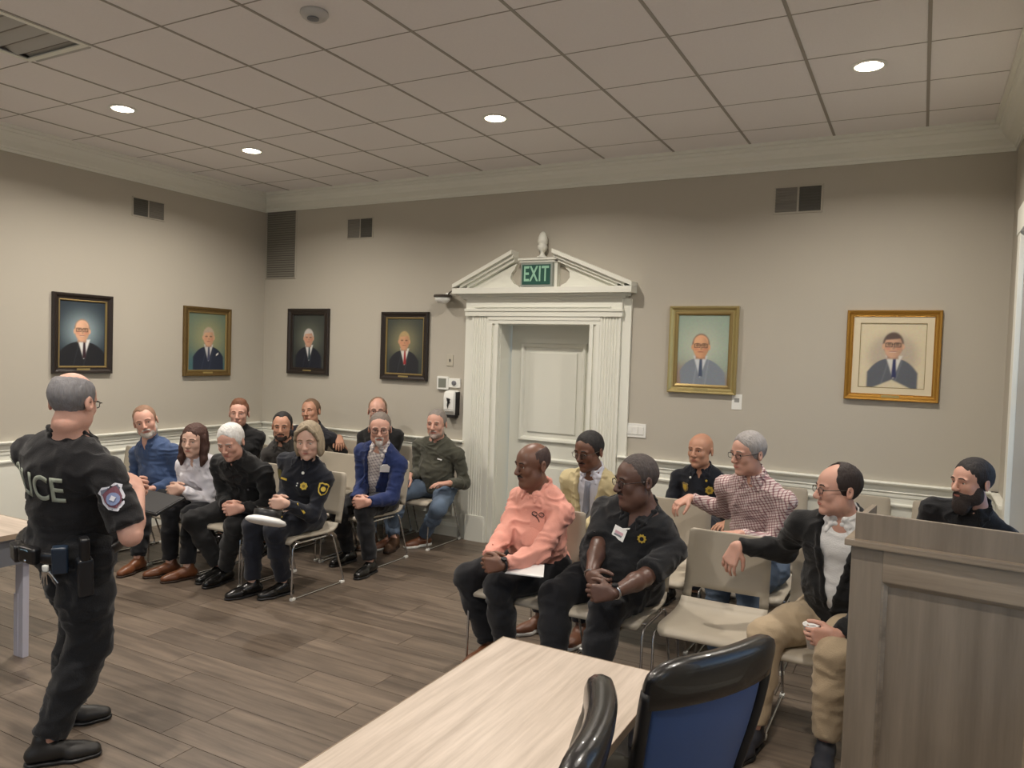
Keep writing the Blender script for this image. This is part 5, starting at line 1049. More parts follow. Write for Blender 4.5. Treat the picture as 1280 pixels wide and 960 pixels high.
def office_chair(x, y, rz, label, ztop, front_m, seat_z=0.47):
    """faces -Y locally"""
    root = empty('office_chair', (x, y, 0), R(rz)); tag(root, label, 'chair', 'black office chairs at the foreground table')
    hw = 0.25; prof = lambda v: 0.20 + 0.03 * math.sin(v * 3.0) + 0.085 * v * v          # y of the back by height fraction
    z0 = seat_z + 0.06; H = ztop - z0
    def fn(y_off, w0, v0, v1, puff=0.0):
        def f(u, v, t):
            vv = v0 + (v1 - v0) * v; X_ = (u * 2 - 1); wv = hw * (0.90 + 0.13 * math.sin(vv * 2.2)) - w0; edge = abs(X_) ** 6
            topr = 0.018 * edge if v1 >= 1 else 0
            return V((X_ * wv, prof(vv) - 0.045 * X_ * X_ * 1.0 + y_off + t + puff * math.sin(PI * min(max(v, 0.0), 1)) * (1 - edge), z0 + H * vv - topr * vv))
        return f
    b = bmesh.new(); sheet(b, fn(-0.006, 0.012, 0.0, 0.80), 14, 14, 0.010); obj('mesh_back', b, M_MESH, root, None, True)
    b = bmesh.new()
    for sd in (0, 1):
        pts = [fn(0.002, 0.004, 0, 1.0)(float(sd), 0.86 * k / 14, 0.0) for k in range(15)]; tube(b, pts, [0.020] * 15, 8)
    pts = [fn(0.002, 0.004, 0, 1)(k / 12, 0.0, 0.0) for k in range(13)]; tube(b, pts, 0.02, 8); obj('back_frame', b, M_BLACK, root, None, True)
    b = bmesh.new()
    pr = []
    def roll(u, v, t):
        a = -0.35 + v * (2 * PI - 0.0) * 0.5
        return None
    # leather headrest wrapped over the top: front sheet, rolled top, back sheet as one closed loop section
    X_n = 26; ring = []
    sec = [(0.80, -0.030), (0.84, -0.036), (0.92, -0.040), (0.98, -0.034), (1.012, -0.018), (1.020, 0.004), (1.008, 0.024), (0.97, 0.034), (0.90, 0.036), (0.82, 0.034), (0.735, 0.030), (0.725, 0.022), (0.73, 0.014), (0.79, 0.0), (0.795, -0.02)]
    for i in range(X_n + 1):
        u = 0.5 - 0.5 * math.cos(PI * i / X_n); X_ = 2 * u - 1; sc_ = max(0.10, (1 - abs(X_) ** 7) ** 0.5); row_ = []
        for v, yo in sec:
            vm = 0.87 + (v - 0.87) * (0.75 + 0.25 * sc_); p = fn(0, -0.014, 0, 1)(u, vm, 0.0); p.y += yo * sc_; p.z -= 0.02 * abs(X_) ** 6 * max(0, v - 0.8) / 0.2; row_.append(b.verts.new(p))
        ring.append(row_)
    for i in range(X_n):
        for k in range(len(sec)): b.faces.new((ring[i][k], ring[i + 1][k], ring[i + 1][(k + 1) % len(sec)], ring[i][(k + 1) % len(sec)]))
    b.faces.new(ring[0]); b.faces.new(ring[-1][::-1]); bmesh.ops.recalc_face_normals(b, faces=b.faces[:]); obj('headrest', b, M_LEATH, root, None, True)
    b = bmesh.new(); cf_ = fn(0, 0.03, 0.03, 0.86); sheet(b, lambda u, v, t: cf_(u, v, 0.0) + V((0, (-0.008 if t else -0.008 - 0.045 * max(0.0, math.sin(PI * v)) ** 0.5 * (1 - (2 * u - 1) ** 8)), 0)), 14, 16, 0.03); obj('back_cushion', b, front_m, root, None, True)
    b = bmesh.new(); bx(b, -0.25, -0.27, seat_z - 0.04, 0.25, 0.23, seat_z + 0.04, 0.03); obj('seat', b, M_LEATH, root, None, True)
    for sd in (-1, 1):
        b = bmesh.new(); tube(b, [(sd * 0.24, 0.12, seat_z - 0.03), (sd * 0.30, 0.10, seat_z + 0.02), (sd * 0.31, 0.06, seat_z + 0.10), (sd * 0.30, 0.02, seat_z + 0.13)], 0.014, 8); a = obj('armrest', b, M_BLACK, root, None, True)
        obj('arm_pad', box(sd * 0.30 - 0.035, -0.14, seat_z + 0.13, sd * 0.30 + 0.035, 0.10, seat_z + 0.155, 0.01), M_BLACK, a)
    b = bmesh.new(); lathe(b, [(0.035, 0.08), (0.035, 0.22), (0.02, 0.22), (0.02, seat_z - 0.04)], 14); obj('gas_lift', b, M_BLACK, root, None, True)
    for k in range(5):
        a = 2 * PI * k / 5 + 0.3; d = V((math.cos(a), math.sin(a), 0)); b = bmesh.new(); tube(b, [d * 0.02 + V((0, 0, 0.11)), d * 0.15 + V((0, 0, 0.095)), d * 0.29 + V((0, 0, 0.07))], [0.024, 0.02, 0.014], 8); lg = obj('leg', b, M_CHROME, root, None, True)
        b = bmesh.new(); lathe(b, [(0.02, -0.012), (0.028, -0.01), (0.028, 0.01), (0.02, 0.012)], 12); bmesh.ops.rotate(b, matrix=Matrix.Rotation(PI / 2, 3, 'X') , verts=b.verts[:]); obj('caster', b, M_BLACK, lg, d * 0.29 + V((0, 0, 0.029)))
    return root
# nearer the lectern: the back stands from (6.04,-4.37) to (6.28,-3.92) at 1.0 m
import_dir = lambda a, b: math.degrees(math.atan2(b[1] - a[1], b[0] - a[0]))
def chair_at(a, b, ztop, label, fm):
    """a, b: ends of the top of the back, as seen from behind left to right"""
    mx, my = (a[0] + b[0]) / 2, (a[1] + b[1]) / 2; th = import_dir(a, b); t = R(th); yb = 0.285
    # local +y (behind) must point towards the camera side: local x axis = -(b-a)
    rz = th + 180; c_, s_ = math.cos(R(rz)), math.sin(R(rz)); office_chair(mx - (-s_ * yb), my - (c_ * yb), rz, label, ztop, fm)
chair_at((6.075, -4.37), (6.30, -3.93), 1.0, 'black leather office chair with a blue mesh back, seen from behind beside the lectern', M_LEATH)
chair_at((6.08, -4.90), (5.965, -4.47), 1.0, 'black office chair seen edge-on at the foreground table', M_OLV)
# ================================================================== THE PEOPLE IN THE ROOM
BLACKT = cloth('trousers_black', (25, 26, 30)); NAVYT = cloth('trousers_navy', (27, 30, 40)); JEANS = mat('jeans', (92, 108, 128), 0.85, bump=0.3, bscale=240, var=0.28, vscale=7); KHAKI = cloth('trousers_khaki', (170, 152, 126)); 
SHB = (mat('shoe_black', (20, 19, 18), 0.25), M_BLACK); SHBR = (mat('shoe_brown', (112, 68, 42), 0.35), mat('sole_dark', (52, 36, 26), 0.6)); SHDB = (mat('boot_brown', (84, 60, 42), 0.6), mat('sole_dark')); SHW = (mat('shoe_tan', (108, 68, 46), 0.45), M_WHITE)
M_STAIN = mat('spectacle_dark', (34, 26, 24), 0.3); M_WIRE = mat('spectacle_wire', (92, 84, 78), 0.3, 0.6)
NAVYU = cloth('uniform_navy', (26, 29, 38)); BLK = cloth('polo_black', (24, 25, 28))
seatz = 0.528
def P3(p): return (p.x, p.y, p.z)
def aim(a, b): return tuple(nrm(np.asarray(b, float) - np.asarray(a, float)))
def clasp(C, turn=0.0, low=0.0, over='l'):
    """two hands folded together around the point C"""
    M = rotz(R(turn)); C = A3(*C); f = lambda x, y, z: tuple(C + M @ A3(x, y, z)); d = lambda x, y, z: tuple(M @ A3(x, y, z)); t = 0.012 if over == 'l' else -0.012
    return (dict(w=f(0.092, 0.010, 0.012), d=d(-0.84, -0.50, -0.16), n=d(-0.50, 0.84, -0.10), curl=(34, 42, 24), t=d(0, 0.1, 1), cuff=0.94), dict(w=f(-0.088, 0.045, 0.004), d=d(0.90, -0.30, -0.12), n=d(0.30, 0.92, -0.2), curl=(48, 60, 40), t=d(0, 0.1, 1), cuff=0.94))
def feet(l, r, tl=(0.15, -1), tr=(-0.15, -1), hl=(0, -1, .6), hr=(0, -1, .6)):
    return dict(legl=dict(a=(l[0], l[1], 0.095), toe=tl, hint=hl), legr=dict(a=(r[0], r[1], 0.095), toe=tr, hint=hr))
def hand_on(w, d, curl=(14, 22, 14), n=(0, 0, -1), t=None, **k):
    q = dict(w=w, d=d, n=n, curl=curl, spread=0.6); q.update(k)
    if t: q['t'] = t
    return q
GREY = (150, 148, 146); WHITEH = (214, 212, 208); BLACKH = (26, 23, 22); DBROWN = (54, 36, 28)
PEOPLE = {}
def add(key, **c): PEOPLE[key] = person(c); return c

# ---- left group, front row
L_, R_ = clasp((0, 0, 0))
h = at(182, 527, Y=-2.14)
al, ar = hand_on(P3(at(190, 611, Y=-2.20)), (-0.9, -0.35, -0.25), (20, 25, 15)), hand_on((0.70, -2.28, 0.66), (0.5, -0.8, -0.2))
c = add('blue', nk=0.075, label='grey-bearded man in a blue shirt, head tilted, at the left end of the front row', hip=(0.92, -1.93, seatz), turn=10, w=1.06, sw=0.19, skin='pink', seed=2, belly=0.03,
    head=dict(at=P3(h), yaw=46, pitch=4, roll=-15, s=1.10, hair=('receding', (134, 104, 84)), brow=(120, 92, 76), beard=('short', (186, 178, 170)), gaze=0.1), arml=al, armr=ar,
    **feet((1.24, -2.44), (0.86, -2.46), (0.25, -1), (-0.2, -1)), trousers=(BLACKT, 1.05), shoe=SHBR, top=dict(kind='shirt', m=cloth('shirt_blue', (62, 80, 114)), vneck=0.88, fold=0.010))
h = at(243, 551, Y=-2.20); a, b = clasp(P3(at(217, 612, Y=-2.33)), -5)
c = add('blouse', label='woman with long brown hair in a white blouse, hands folded', hip=(1.47, -1.93, seatz), turn=14, fem=True, w=0.95, sw=0.165, s=0.96, skin='fair', seed=4,
    head=dict(at=P3(h), yaw=24, pitch=2, roll=2, s=1.06, jaw=0.85, hair=('long', (66, 40, 32)), brow=(80, 54, 42)), arml=a, armr=b,
    **feet((1.72, -2.36), (1.52, -2.36), (-0.3, -1), (-0.35, -1)), trousers=(BLACKT, 0.94), shoe=SHBR, top=dict(kind='shirt', m=cloth('blouse_white', (222, 220, 226), sheen=0.05), vneck=0.90, fold=0.010))
h = at(289, 552, Y=-2.34); a, b = clasp(P3(at(288, 636, Y=-2.36)), 6)
c = add('whitehair', label='white-haired man in a black zip jacket looking down, knees apart', hip=(2.00, -1.93, seatz), turn=10, w=1.06, skin='pink', seed=6,
    head=dict(at=P3(h), yaw=20, pitch=20, roll=-3, s=1.08, hair=('short', WHITEH, 0.004), brow=(168, 160, 154), gz=-0.4), arml=a, armr=b,
    **feet((2.02, -2.26), (1.92, -2.22), (0.05, -1), (-0.1, -1), (0.30, -1, .5), (-0.85, -1, .5)), trousers=(cloth('trousers_charcoal', (33, 33, 34)), 1.04), shoe=SHB, top=dict(kind='shirt', m=cloth('jacket_black', (24, 24, 25)), open=0.9, fold=0.011, g=0.006))
h = at(386, 550, Y=-2.16); a, b = clasp(P3(at(346, 629, Y=-2.34)), -10)
c = add('womanoff', label='blond woman officer in a navy uniform with gold badge, front row by the aisle', hip=(2.48, -1.93, seatz), turn=4, nbo=(-0.06, 0, 0), fem=True, w=1.08, sw=0.168, s=0.98, belly=0.02, skin='fair', seed=8,
    head=dict(at=P3(h), yaw=28, pitch=10, roll=-2, s=1.10, jaw=0.9, hair=('bob', (150, 136, 114)), brow=(130, 104, 78), gz=-0.6), arml=a, armr=b,
    **feet((2.60, -2.23), (2.42, -2.36), (-0.25, -1), (-0.3, -1)), trousers=(NAVYT, 1.02), shoe=SHB, top=dict(kind='shirt', m=NAVYU, fold=0.007))
# ---- left group, second row
h = at(299, 517, Y=-1.25); a, b = clasp((1.02, -1.45, 0.70))
add('tiedhair', label='woman with tied-up brown hair in a black jacket, behind the white-haired man', hip=(1.02, -1.06, seatz), turn=22, fem=True, w=0.95, sw=0.165, skin='pink', seed=10,
    head=dict(at=P3(h), yaw=38, pitch=0, s=1.06, jaw=0.88, hair=('tied', (104, 66, 44)), brow=(96, 66, 48)), arml=a, armr=b, **feet((1.10, -1.5), (0.92, -1.5)), trousers=(BLACKT,), shoe=SHB, top=dict(kind='shirt', m=cloth('jacket_black'), open=0.9))
h = at(353, 533, Y=-1.27); a, b = clasp((1.60, -1.48, 0.68))
add('darkbeard', label='dark-haired man with a short dark beard and charcoal shirt, behind the officer', hip=(1.58, -1.06, seatz), turn=20, w=1.05, skin='tan', seed=12, fine=0.0056,
    head=dict(at=P3(h), yaw=36, pitch=4, s=1.06, hair=('receding', BLACKH), brow=BLACKH, beard=('short', (44, 34, 30))), arml=a, armr=b, **feet((1.66, -1.5), (1.46, -1.5)), trousers=(BLACKT,), shoe=SHB, top=dict(kind='shirt', m=cloth('shirt_charcoal', (54, 52, 50))))
h = at(475, 536, Y=-1.28); a, b = clasp(P3(at(449, 628, Y=-1.50)), -8)
c = add('blazer', label='grey-haired man in a royal blue blazer with a white name sticker', hip=(2.53, -1.05, seatz), turn=4, w=1.02, sw=0.18, shl=-0.015, shr=-0.015, skin='pink', seed=14,
    head=dict(at=P3(h), yaw=36, pitch=6, s=1.10, hair=('short', (112, 102, 94)), brow=(110, 98, 88), beard=('goatee', (196, 190, 184)), glasses=M_STAIN), arml=a, armr=b,
    **feet((2.78, -1.46), (2.42, -1.30), (0.1, -1), (-0.1, -1)), trousers=(BLACKT, 1.0), shoe=SHB, top=dict(kind='jacket', m=cloth('blazer_blue', (34, 48, 92)), m2=check_mat('shirt_print', (214, 208, 204), (186, 178, 178), (128, 120, 128), 44), fb=0.05, slope=0.13, w0=0.022, hem=0.10, fold=0.008))
# ---- left group, back row
h = at(389, 515, Y=-0.40)
add('reaching', label='tanned man in a dark shirt reaching an arm along the chair backs by the wall', hip=(0.98, -0.24, seatz), turn=15, w=1.06, skin='tan', seed=16, bare=True, shl=0.03,
    head=dict(at=P3(h), yaw=16, pitch=-6, roll=-8, s=1.10, hair=('receding', (110, 86, 66)), brow=(100, 78, 60)), arml=hand_on(P3(at(424, 546, Y=-0.22)), (0.55, -0.5, -0.62), (18, 30, 20), hint=(0.3, 0.6, -0.7)), armr=hand_on((0.80, -0.52, 0.66), (0.3, -0.9, -0.2)),
    **feet((1.1, -0.72), (0.88, -0.72)), trousers=(BLACKT,), shoe=SHB, top=dict(kind='shirt', m=cloth('shirt_dark', (40, 40, 46)), arm='short'))
h = at(472, 514, Y=-0.38); a, b = clasp((1.98, -0.62, 0.68))
add('behind', label='man in dark glasses and black jacket, half hidden behind the blue blazer', hip=(1.98, -0.24, seatz), turn=10, w=1.06, skin='pink', seed=18, fine=0.0056,
    head=dict(at=P3(h), yaw=36, pitch=0, s=1.10, hair=('balding', (128, 104, 84)), brow=(110, 90, 76), glasses=M_STAIN), arml=a, armr=b,
    **feet((2.46, -0.72), (2.24, -0.78), (0.3, -1), (0.1, -1)), trousers=(JEANS,), shoe=SHDB, sneaker=True, top=dict(kind='shirt', m=cloth('jacket_black'), open=0.9))
h = at(546, 530, Y=-0.42)
c = add('greyman', label='short-haired grey man in a grey-green shirt and jeans beside the door', hip=(2.60, -0.24, seatz), turn=4, w=1.10, sw=0.192, belly=0.03, skin='pink', seed=20,
    head=dict(at=P3(h), yaw=14, pitch=2, s=1.10, hair=('crop', (128, 121, 115), 0.0), brow=(120, 110, 102), beard=('short', (168, 150, 140))), arml=hand_on(P3(at(561, 604, Y=-0.50)), (-0.75, -0.62, -0.10), (12, 18, 12)), armr=hand_on(P3(at(512, 594, Y=-0.58)), (-0.1, -0.85, -0.45), (14, 25, 15)),
    **feet((2.62, -0.48), (2.40, -0.70), (-0.4, -1), (-0.2, -1), (0.75, -1, .5), (0, -1, .6)), trousers=(JEANS, 1.02), shoe=SHW, sneaker=True, top=dict(kind='shirt', m=cloth('shirt_greygreen', (78, 78, 68)), open=0.7, flaps=False, fold=0.009))
# ---- right group, front row
h = at(667, 581, Y=-2.30); a, b = clasp(P3(at(614, 704, Y=-2.70)), -20)
c = add('pink', label='bald dark-skinned man in a salmon pink shirt with folded hands', hip=(4.66, -2.17, seatz + .01), turn=-20, w=1.12, sw=0.168, belly=0.06, skin='brown', seed=22,
    head=dict(at=P3(h), yaw=-32, pitch=6, s=1.07, wide=1.03, jaw=1.15, cheek=0.004, chin2=True, hair=('fringe', (66, 50, 46), -0.004), brow=(40, 28, 24), beard=('mustache', (40, 28, 26))), arml=a, armr=b,
    **feet((4.62, -2.52), (4.46, -2.44), (-0.15, -1), (-0.25, -1), (0.0, -1, .6), (-0.40, -1, .6)), trousers=(BLACKT, 1.12), shoe=SHBR, top=dict(kind='shirt', m=cloth('shirt_pink', (222, 156, 140)), fold=0.013, vneck=0.94, buttons=mat('button_pink', (226, 160, 142), 0.5)))
h = at(797, 601, Y=-2.32); a, b = clasp(P3(at(743, 742, Y=-2.78)), -22)
c = add('polo', label='large man in a black polo with a gold crest, glasses and a white name badge', hip=(5.17, -2.13, seatz + .02), turn=-16, w=1.42, sw=0.168, belly=0.13, shl=-0.03, shr=-0.045, aw=1.12, skin='dark', bare=True, seed=24, hs=1.12,
    head=dict(at=P3(h), yaw=-44, pitch=5, s=1.18, wide=1.05, jaw=1.2, cheek=0.006, chin2=True, hair=('short', (70, 62, 60), -0.002), brow=(34, 26, 24), glasses=M_STAIN, beard=('mustache', (48, 38, 36))), arml=a, armr=b,
    **feet((5.22, -2.72), (4.98, -2.66), (-0.2, -1), (-0.3, -1), (0.15, -1, .6), (-0.35, -1, .6)), trousers=(BLACKT, 1.26), shoe=SHB, top=dict(kind='shirt', m=BLK, arm='short', vneck=0.86, fold=0.010))
h = at(1049, 612, Y=-2.40); cupw = at(1046, 795, Y=-2.62)
c = add('khaki', label='man in glasses, black jacket and khaki trousers holding a paper cup', hip=(6.32, -2.18, seatz), turn=-14, w=1.10, sw=0.19, skin='pink', seed=26, shr=0.005, shl=-0.01,
    head=dict(at=P3(h), yaw=-60, pitch=2, s=1.01, jaw=1.08, cheek=0.004, hair=('balding', (42, 32, 30), 0.002), brow=(60, 46, 40), glasses=M_WIRE), 
    armr=hand_on(P3(at(921, 682, Y=-2.22)), (-0.30, -0.25, -0.92), (22, 30, 20), n=(0.2, 0.8, -0.3), t=(0.3, -1, 0), hint=(-0.3, 0.5, -0.5)), arml=dict(w=P3(cupw), d=(-0.90, -0.32, -0.14), n=(-0.30, 0.94, 0.0), t=(0, 0, 1), curl=(42, 50, 32), cuff=0.92),
    **feet((6.33, -2.60), (6.02, -2.66), (0.0, -1), (-0.2, -1), (0.10, -1, .7), (-0.30, -1, .7)), trousers=(KHAKI, 1.10), shoe=(mat('shoe_darkgrey', (44, 46, 54), 0.5), M_BLACK), top=dict(kind='jacket', m=cloth('jacket_black'), m2=cloth('shirt_white', (222, 221, 219)), fb=0.25, slope=0.20, w0=0.004, stand=True, hem=0.03, fold=0.009))
# ---- right group, behind
h = at(737, 564, Y=-1.55)
c = add('tan', label='man in a pale yellow blazer, white shirt and grey tie, behind the pink shirt', hip=(4.66, -1.34, seatz), turn=-6, w=1.04, skin='brown', seed=28,
    head=dict(at=P3(h), yaw=-16, pitch=12, s=1.08, hair=('short', (26, 22, 22), 0.002), brow=BLACKH, glasses=M_WIRE, beard=('mustache', (28, 22, 22)), gz=-0.3), arml=clasp((4.58, -1.70, 0.68))[0], armr=clasp((4.58, -1.70, 0.68))[1],
    **feet((4.80, -1.86), (4.50, -1.84), (0, -1), (-0.5, -1)), trousers=(NAVYT,), shoe=SHW, sneaker=True, top=dict(kind='jacket', m=cloth('blazer_yellow', (196, 182, 142)), m2=cloth('shirt_pale', (206, 208, 220)), fb=0.1, slope=0.17, w0=0.012, hem=0.06))
h = at(936, 567, Y=-1.62)
c = add('check', label='grey-haired man in glasses and a maroon checked shirt, arm on a chair back', hip=(5.78, -1.34, seatz), turn=-14, w=1.06, skin='pink', seed=30, shr=0.0, shl=-0.015,
    head=dict(at=P3(h), yaw=-38, pitch=6, s=1.05, jaw=1.05, hair=('short', (148, 144, 142), 0.004), brow=(120, 112, 106), glasses=M_STAIN), 
    armr=hand_on(P3(at(862, 622, Y=-1.42)), (-0.62, -0.62, -0.45), (24, 34, 22), hint=(-0.2, 0.5, -0.5)), arml=hand_on(P3(at(925, 668, Y=-1.80)), (-0.9, -0.35, -0.1), (25, 35, 20)),
    **feet((5.86, -1.86), (5.66, -1.86)), trousers=(JEANS,), shoe=(mat('shoe_navy', (46, 54, 76), 0.6), M_WHITE), sneaker=True, top=dict(kind='shirt', m=check_mat('shirt_check', (206, 192, 188), (158, 122, 124), (104, 70, 80), 64), buttons=M_WHITE, vneck=0.94, fold=0.010))
h = at(1216, 603, Y=-1.60)
c = add('beard', label='man with a full dark beard in a black polo, sitting behind the lectern', hip=(6.77, -1.34, seatz), turn=-12, w=0.98, skin='pink', seed=32,
    head=dict(at=P3(h), yaw=-50, pitch=2, s=1.02, hair=('short', (34, 29, 28), 0.003), brow=(34, 28, 26), beard=('long', (50, 42, 40))), arml=hand_on((6.84, -1.74, 0.66), (-0.2, -0.9, -0.1)), armr=hand_on(P3(at(1150, 668, Y=-1.66)), (-0.5, -0.8, -0.2)),
    **feet((6.92, -1.84), (6.72, -1.84)), trousers=(BLACKT,), shoe=SHB, top=dict(kind='shirt', m=BLK, arm='short'), bare=True)
h = at(876, 563, Y=-0.42)
c = add('baldcop', label='bald police officer in a dark uniform shirt with two badges, against the wall', hip=(5.16, -0.24, seatz), turn=-4, w=1.08, skin='tan', bare=True, seed=34,
    head=dict(at=P3(h), yaw=-14, pitch=0, s=1.10, wide=1.02, brow=(130, 96, 76)), arml=hand_on((5.44, -0.62, 0.62), (-0.4, -0.8, -0.1)), armr=hand_on((4.92, -0.62, 0.62), (0.3, -0.9, -0.1)),
    **feet((5.24, -0.74), (5.04, -0.74)), trousers=(NAVYT,), shoe=SHB, top=dict(kind='shirt', m=NAVYU, arm='short', vneck=0.93))
# ---- the standing officer
hy = 12     # he looks towards the back wall: forward is +y
fd = lambda a: (math.sin(R(a)), -math.cos(R(a)))
c = add('officer', label='standing police officer seen from behind, black shirt lettered across the back', hip=(3.35, -4.28, 0.90), turn=188, hipturn=170, w=1.26, sw=0.178, belly=0.05, skin='pink', seed=40, bare=True, neck=(3.425, -4.345, 1.390), aw=1.08,
    head=dict(at=(3.455, -4.345, 1.545), yaw=206, pitch=8, s=1.05, hair=('fringe', (116, 114, 116), 0.0), brow=(120, 110, 104), glasses=M_STAIN, jaw=1.05), thigh=0.42, shin=0.42,
    armr=dict(w=(3.60, -4.13, 1.145), d=(-0.6, 0.15, 0.45), n=(-0.8, -0.2, -0.3), curl=(30, 40, 30), hint=(-0.55, 0.1, -1)), arml=dict(w=(3.38, -4.02, 1.12), d=(0.8, 0.1, 0.2), n=(-0.2, -0.9, 0.2), curl=(30, 40, 30), hint=(0.6, 0.2, -1)),
    **feet((3.16, -4.20), (3.42, -4.42), (0.55, 0.85), (0.6, 0.8), (0.2, -1, 0), (-0.1, -1, 0)), trousers=(cloth('trousers_duty', (21, 22, 25)), 1.22), shoe=(mat('boot_black', (30, 28, 26), 0.5), M_BLACK), tfold=0.012, top=dict(kind='shirt', m=cloth('polo_duty', (25, 24, 26)), arm='short', flaps=True, fold=0.009, hf=None))
# ================================================================== BADGES, LETTERING AND THINGS HELD
PE = PEOPLE
GLD = mat('badge_gold', (226, 196, 84), 0.35, 0.4); WHT = mat('label_white', (238, 238, 236), 0.6); PGREY = mat('print_grey', (120, 122, 126), 0.6)
def badge_star(c, x, f, s=1.0, lab='gold badge'):
    b = patch(c, 'badge', x, f, ngon(0.030 * s, 14, 0.024 * s), GLD, 0.004, 0.006); b['label'] = lab
    patch(c, 'seal', x, f, ngon(0.012 * s, 10), mat('badge_centre', (150, 128, 60), 0.4, 0.3), 0.0105, 0.003, par=b); return b
# woman officer
c = PE['womanoff']; badge_star(c, 0.085, 0.74, 1.0)
patch(c, 'name_bar', -0.085, 0.72, rect(0.028, 0.007), GLD)
for x, f in ((0.03, 0.735), (0.028, 0.70)): patch(c, 'pin', x, f, ngon(0.006, 8), M_WHITE)
patch(c, 'collar_pin', 0.05, 0.90, ngon(0.011, 8), M_WHITE, 0.008)
k = c['_']; el, W, a = k['arms']['l']; S_ = k['S']['l']
def arm_pn(c, side, t, seg, dirv, F=None):
    k = c['_']; el, W, a = k['arms'][side]; S_ = k['S'][side]; A_, B_ = (S_, el) if seg == 'u' else (el, W); p0 = A_ + (B_ - A_) * t; d = nrm(A3(*dirv) - nrm(B_ - A_) * (nrm(B_ - A_) @ A3(*dirv))); F = F or k['J']; p = F.surf(p0 + d * 0.2, -d, far=0.2)[0]; return p, d
def arm_patch(c, name, pn, poly, m, ax, off=0.003, th=0.004, par=None):
    """plate on a sleeve, its upright along ax"""
    k = c['_']; p, n = pn; v = nrm(A3(*ax) - n * (A3(*ax) @ n)); u = np.cross(v, n); b = bmesh.new(); F = k['J']
    P_ = np.array([p + u * x * -1 + v * y for x, y in poly]); P_ = F.surf(P_ + n * 0.06, -n, far=0.10); A_ = [b.verts.new(V(q + n * off - k['o'])) for q in P_]; B_ = [b.verts.new(V(q + n * (off + th) - k['o'])) for q in P_]
    b.faces.new(A_[::-1]); b.faces.new(B_); N = len(A_)
    for i in range(N): b.faces.new((A_[i], A_[(i + 1) % N], B_[(i + 1) % N], B_[i]))
    bmesh.ops.triangulate(b, faces=b.faces[:]); bmesh.ops.recalc_face_normals(b, faces=b.faces[:]); return obj(name, b, m, par or k['root'])
sc = lambda poly, s: [(x * s, y * s) for x, y in poly]
pn = arm_pn(c, 'l', 0.28, 'u', (0.75, -0.65, 0.1)); q = arm_patch(c, 'shoulder_patch', pn, sc(SHIELD, 1.0), GLD, S_ - el); arm_patch(c, 'patch_field', pn, sc(SHIELD, 0.78), NAVYU, S_ - el, 0.0075, 0.002, q); arm_patch(c, 'patch_seal', pn, ngon(0.019, 10), GLD, S_ - el, 0.010, 0.002, q)
pn = arm_pn(c, 'l', 0.58, 'l', (0.3, -0.85, 0.5)); arm_patch(c, 'sleeve_stripe', pn, rect(0.045, 0.006), GLD, (el - W) * 1.0 + A3(0.0, 0, 0.25))
# right shoulder patch glimpsed
pn = arm_pn(c, 'r', 0.3, 'u', (-0.1, -0.9, 0.3)); arm_patch(c, 'shoulder_patch', pn, sc(SHIELD, 0.8), mat('patch_olive', (104, 98, 56), 0.6), c['_']['S']['r'] - c['_']['arms']['r'][0])
# service cap on her lap, white crown tipped up
hc = at(332, 653, Z=0.655); capm = empty('service_cap', (hc.x, hc.y, hc.z)); tag(capm, "white-topped service cap with a gold-braided black band, on the woman officer's lap", 'cap')
capm.rotation_euler = (R(160), R(4), R(20))
b = bmesh.new(); lathe(b, [(0.02, 0.018), (0.10, 0.014), (0.128, 0.004), (0.134, -0.008), (0.122, -0.022), (0.095, -0.032), (0.086, -0.036)], 32); obj('crown', b, WHT, capm, None, True)
b = bmesh.new(); lathe(b, [(0.088, -0.034), (0.090, -0.045), (0.090, -0.078), (0.080, -0.080)], 32); bd = obj('band', b, M_BLACK, capm, None, True)
b = bmesh.new(); tube(b, [(0.093 * math.cos(t), 0.093 * math.sin(t), -0.055) for t in np.linspace(-2.6, -0.5, 12)], 0.0055, 6); obj('gold_braid', b, GLD, bd, None, True)
b = bmesh.new()
rows = [[b.verts.new(((0.088 + w_) * math.cos(t) * (1 - 0.0 * w_), -(0.088 + w_ * 0.9) * math.sin(t), -0.076 - w_ * 0.55)) for t in np.linspace(0.45, PI - 0.45, 14)] for w_ in (0.0, 0.02, 0.04, 0.05)]
for r0, r1_ in zip(rows, rows[1:]):
    for i in range(13): b.faces.new((r0[i], r0[i + 1], r1_[i + 1], r1_[i]))
gg = bmesh.ops.extrude_face_region(b, geom=b.faces[:]); bmesh.ops.translate(b, vec=(0, 0, -0.004), verts=[v for v in gg['geom'] if isinstance(v, bmesh.types.BMVert)]); obj('visor', b, mat('visor_gloss', (16, 16, 18), 0.12), capm, None, True)
# blue blazer: sticker
c = PE['blazer']; s_ = patch(c, 'name_sticker', 0.098, 0.77, [(x * 1.25, y * 1.25) for x, y in [(-0.032, -0.026), (0.032, -0.030), (0.034, 0.012), (0.022, 0.022), (0.018, 0.030), (-0.012, 0.030), (-0.03, 0.018)]], WHT, 0.014, 0.003)
# grey man: name tag, ring of a pen
c = PE['greyman']; patch(c, 'name_tag', 0.075, 0.72, rect(0.022, 0.006), WHT, 0.005, 0.003, rot=-0.25); patch(c, 'pin', 0.035, 0.715, ngon(0.005, 8), M_BLACK)
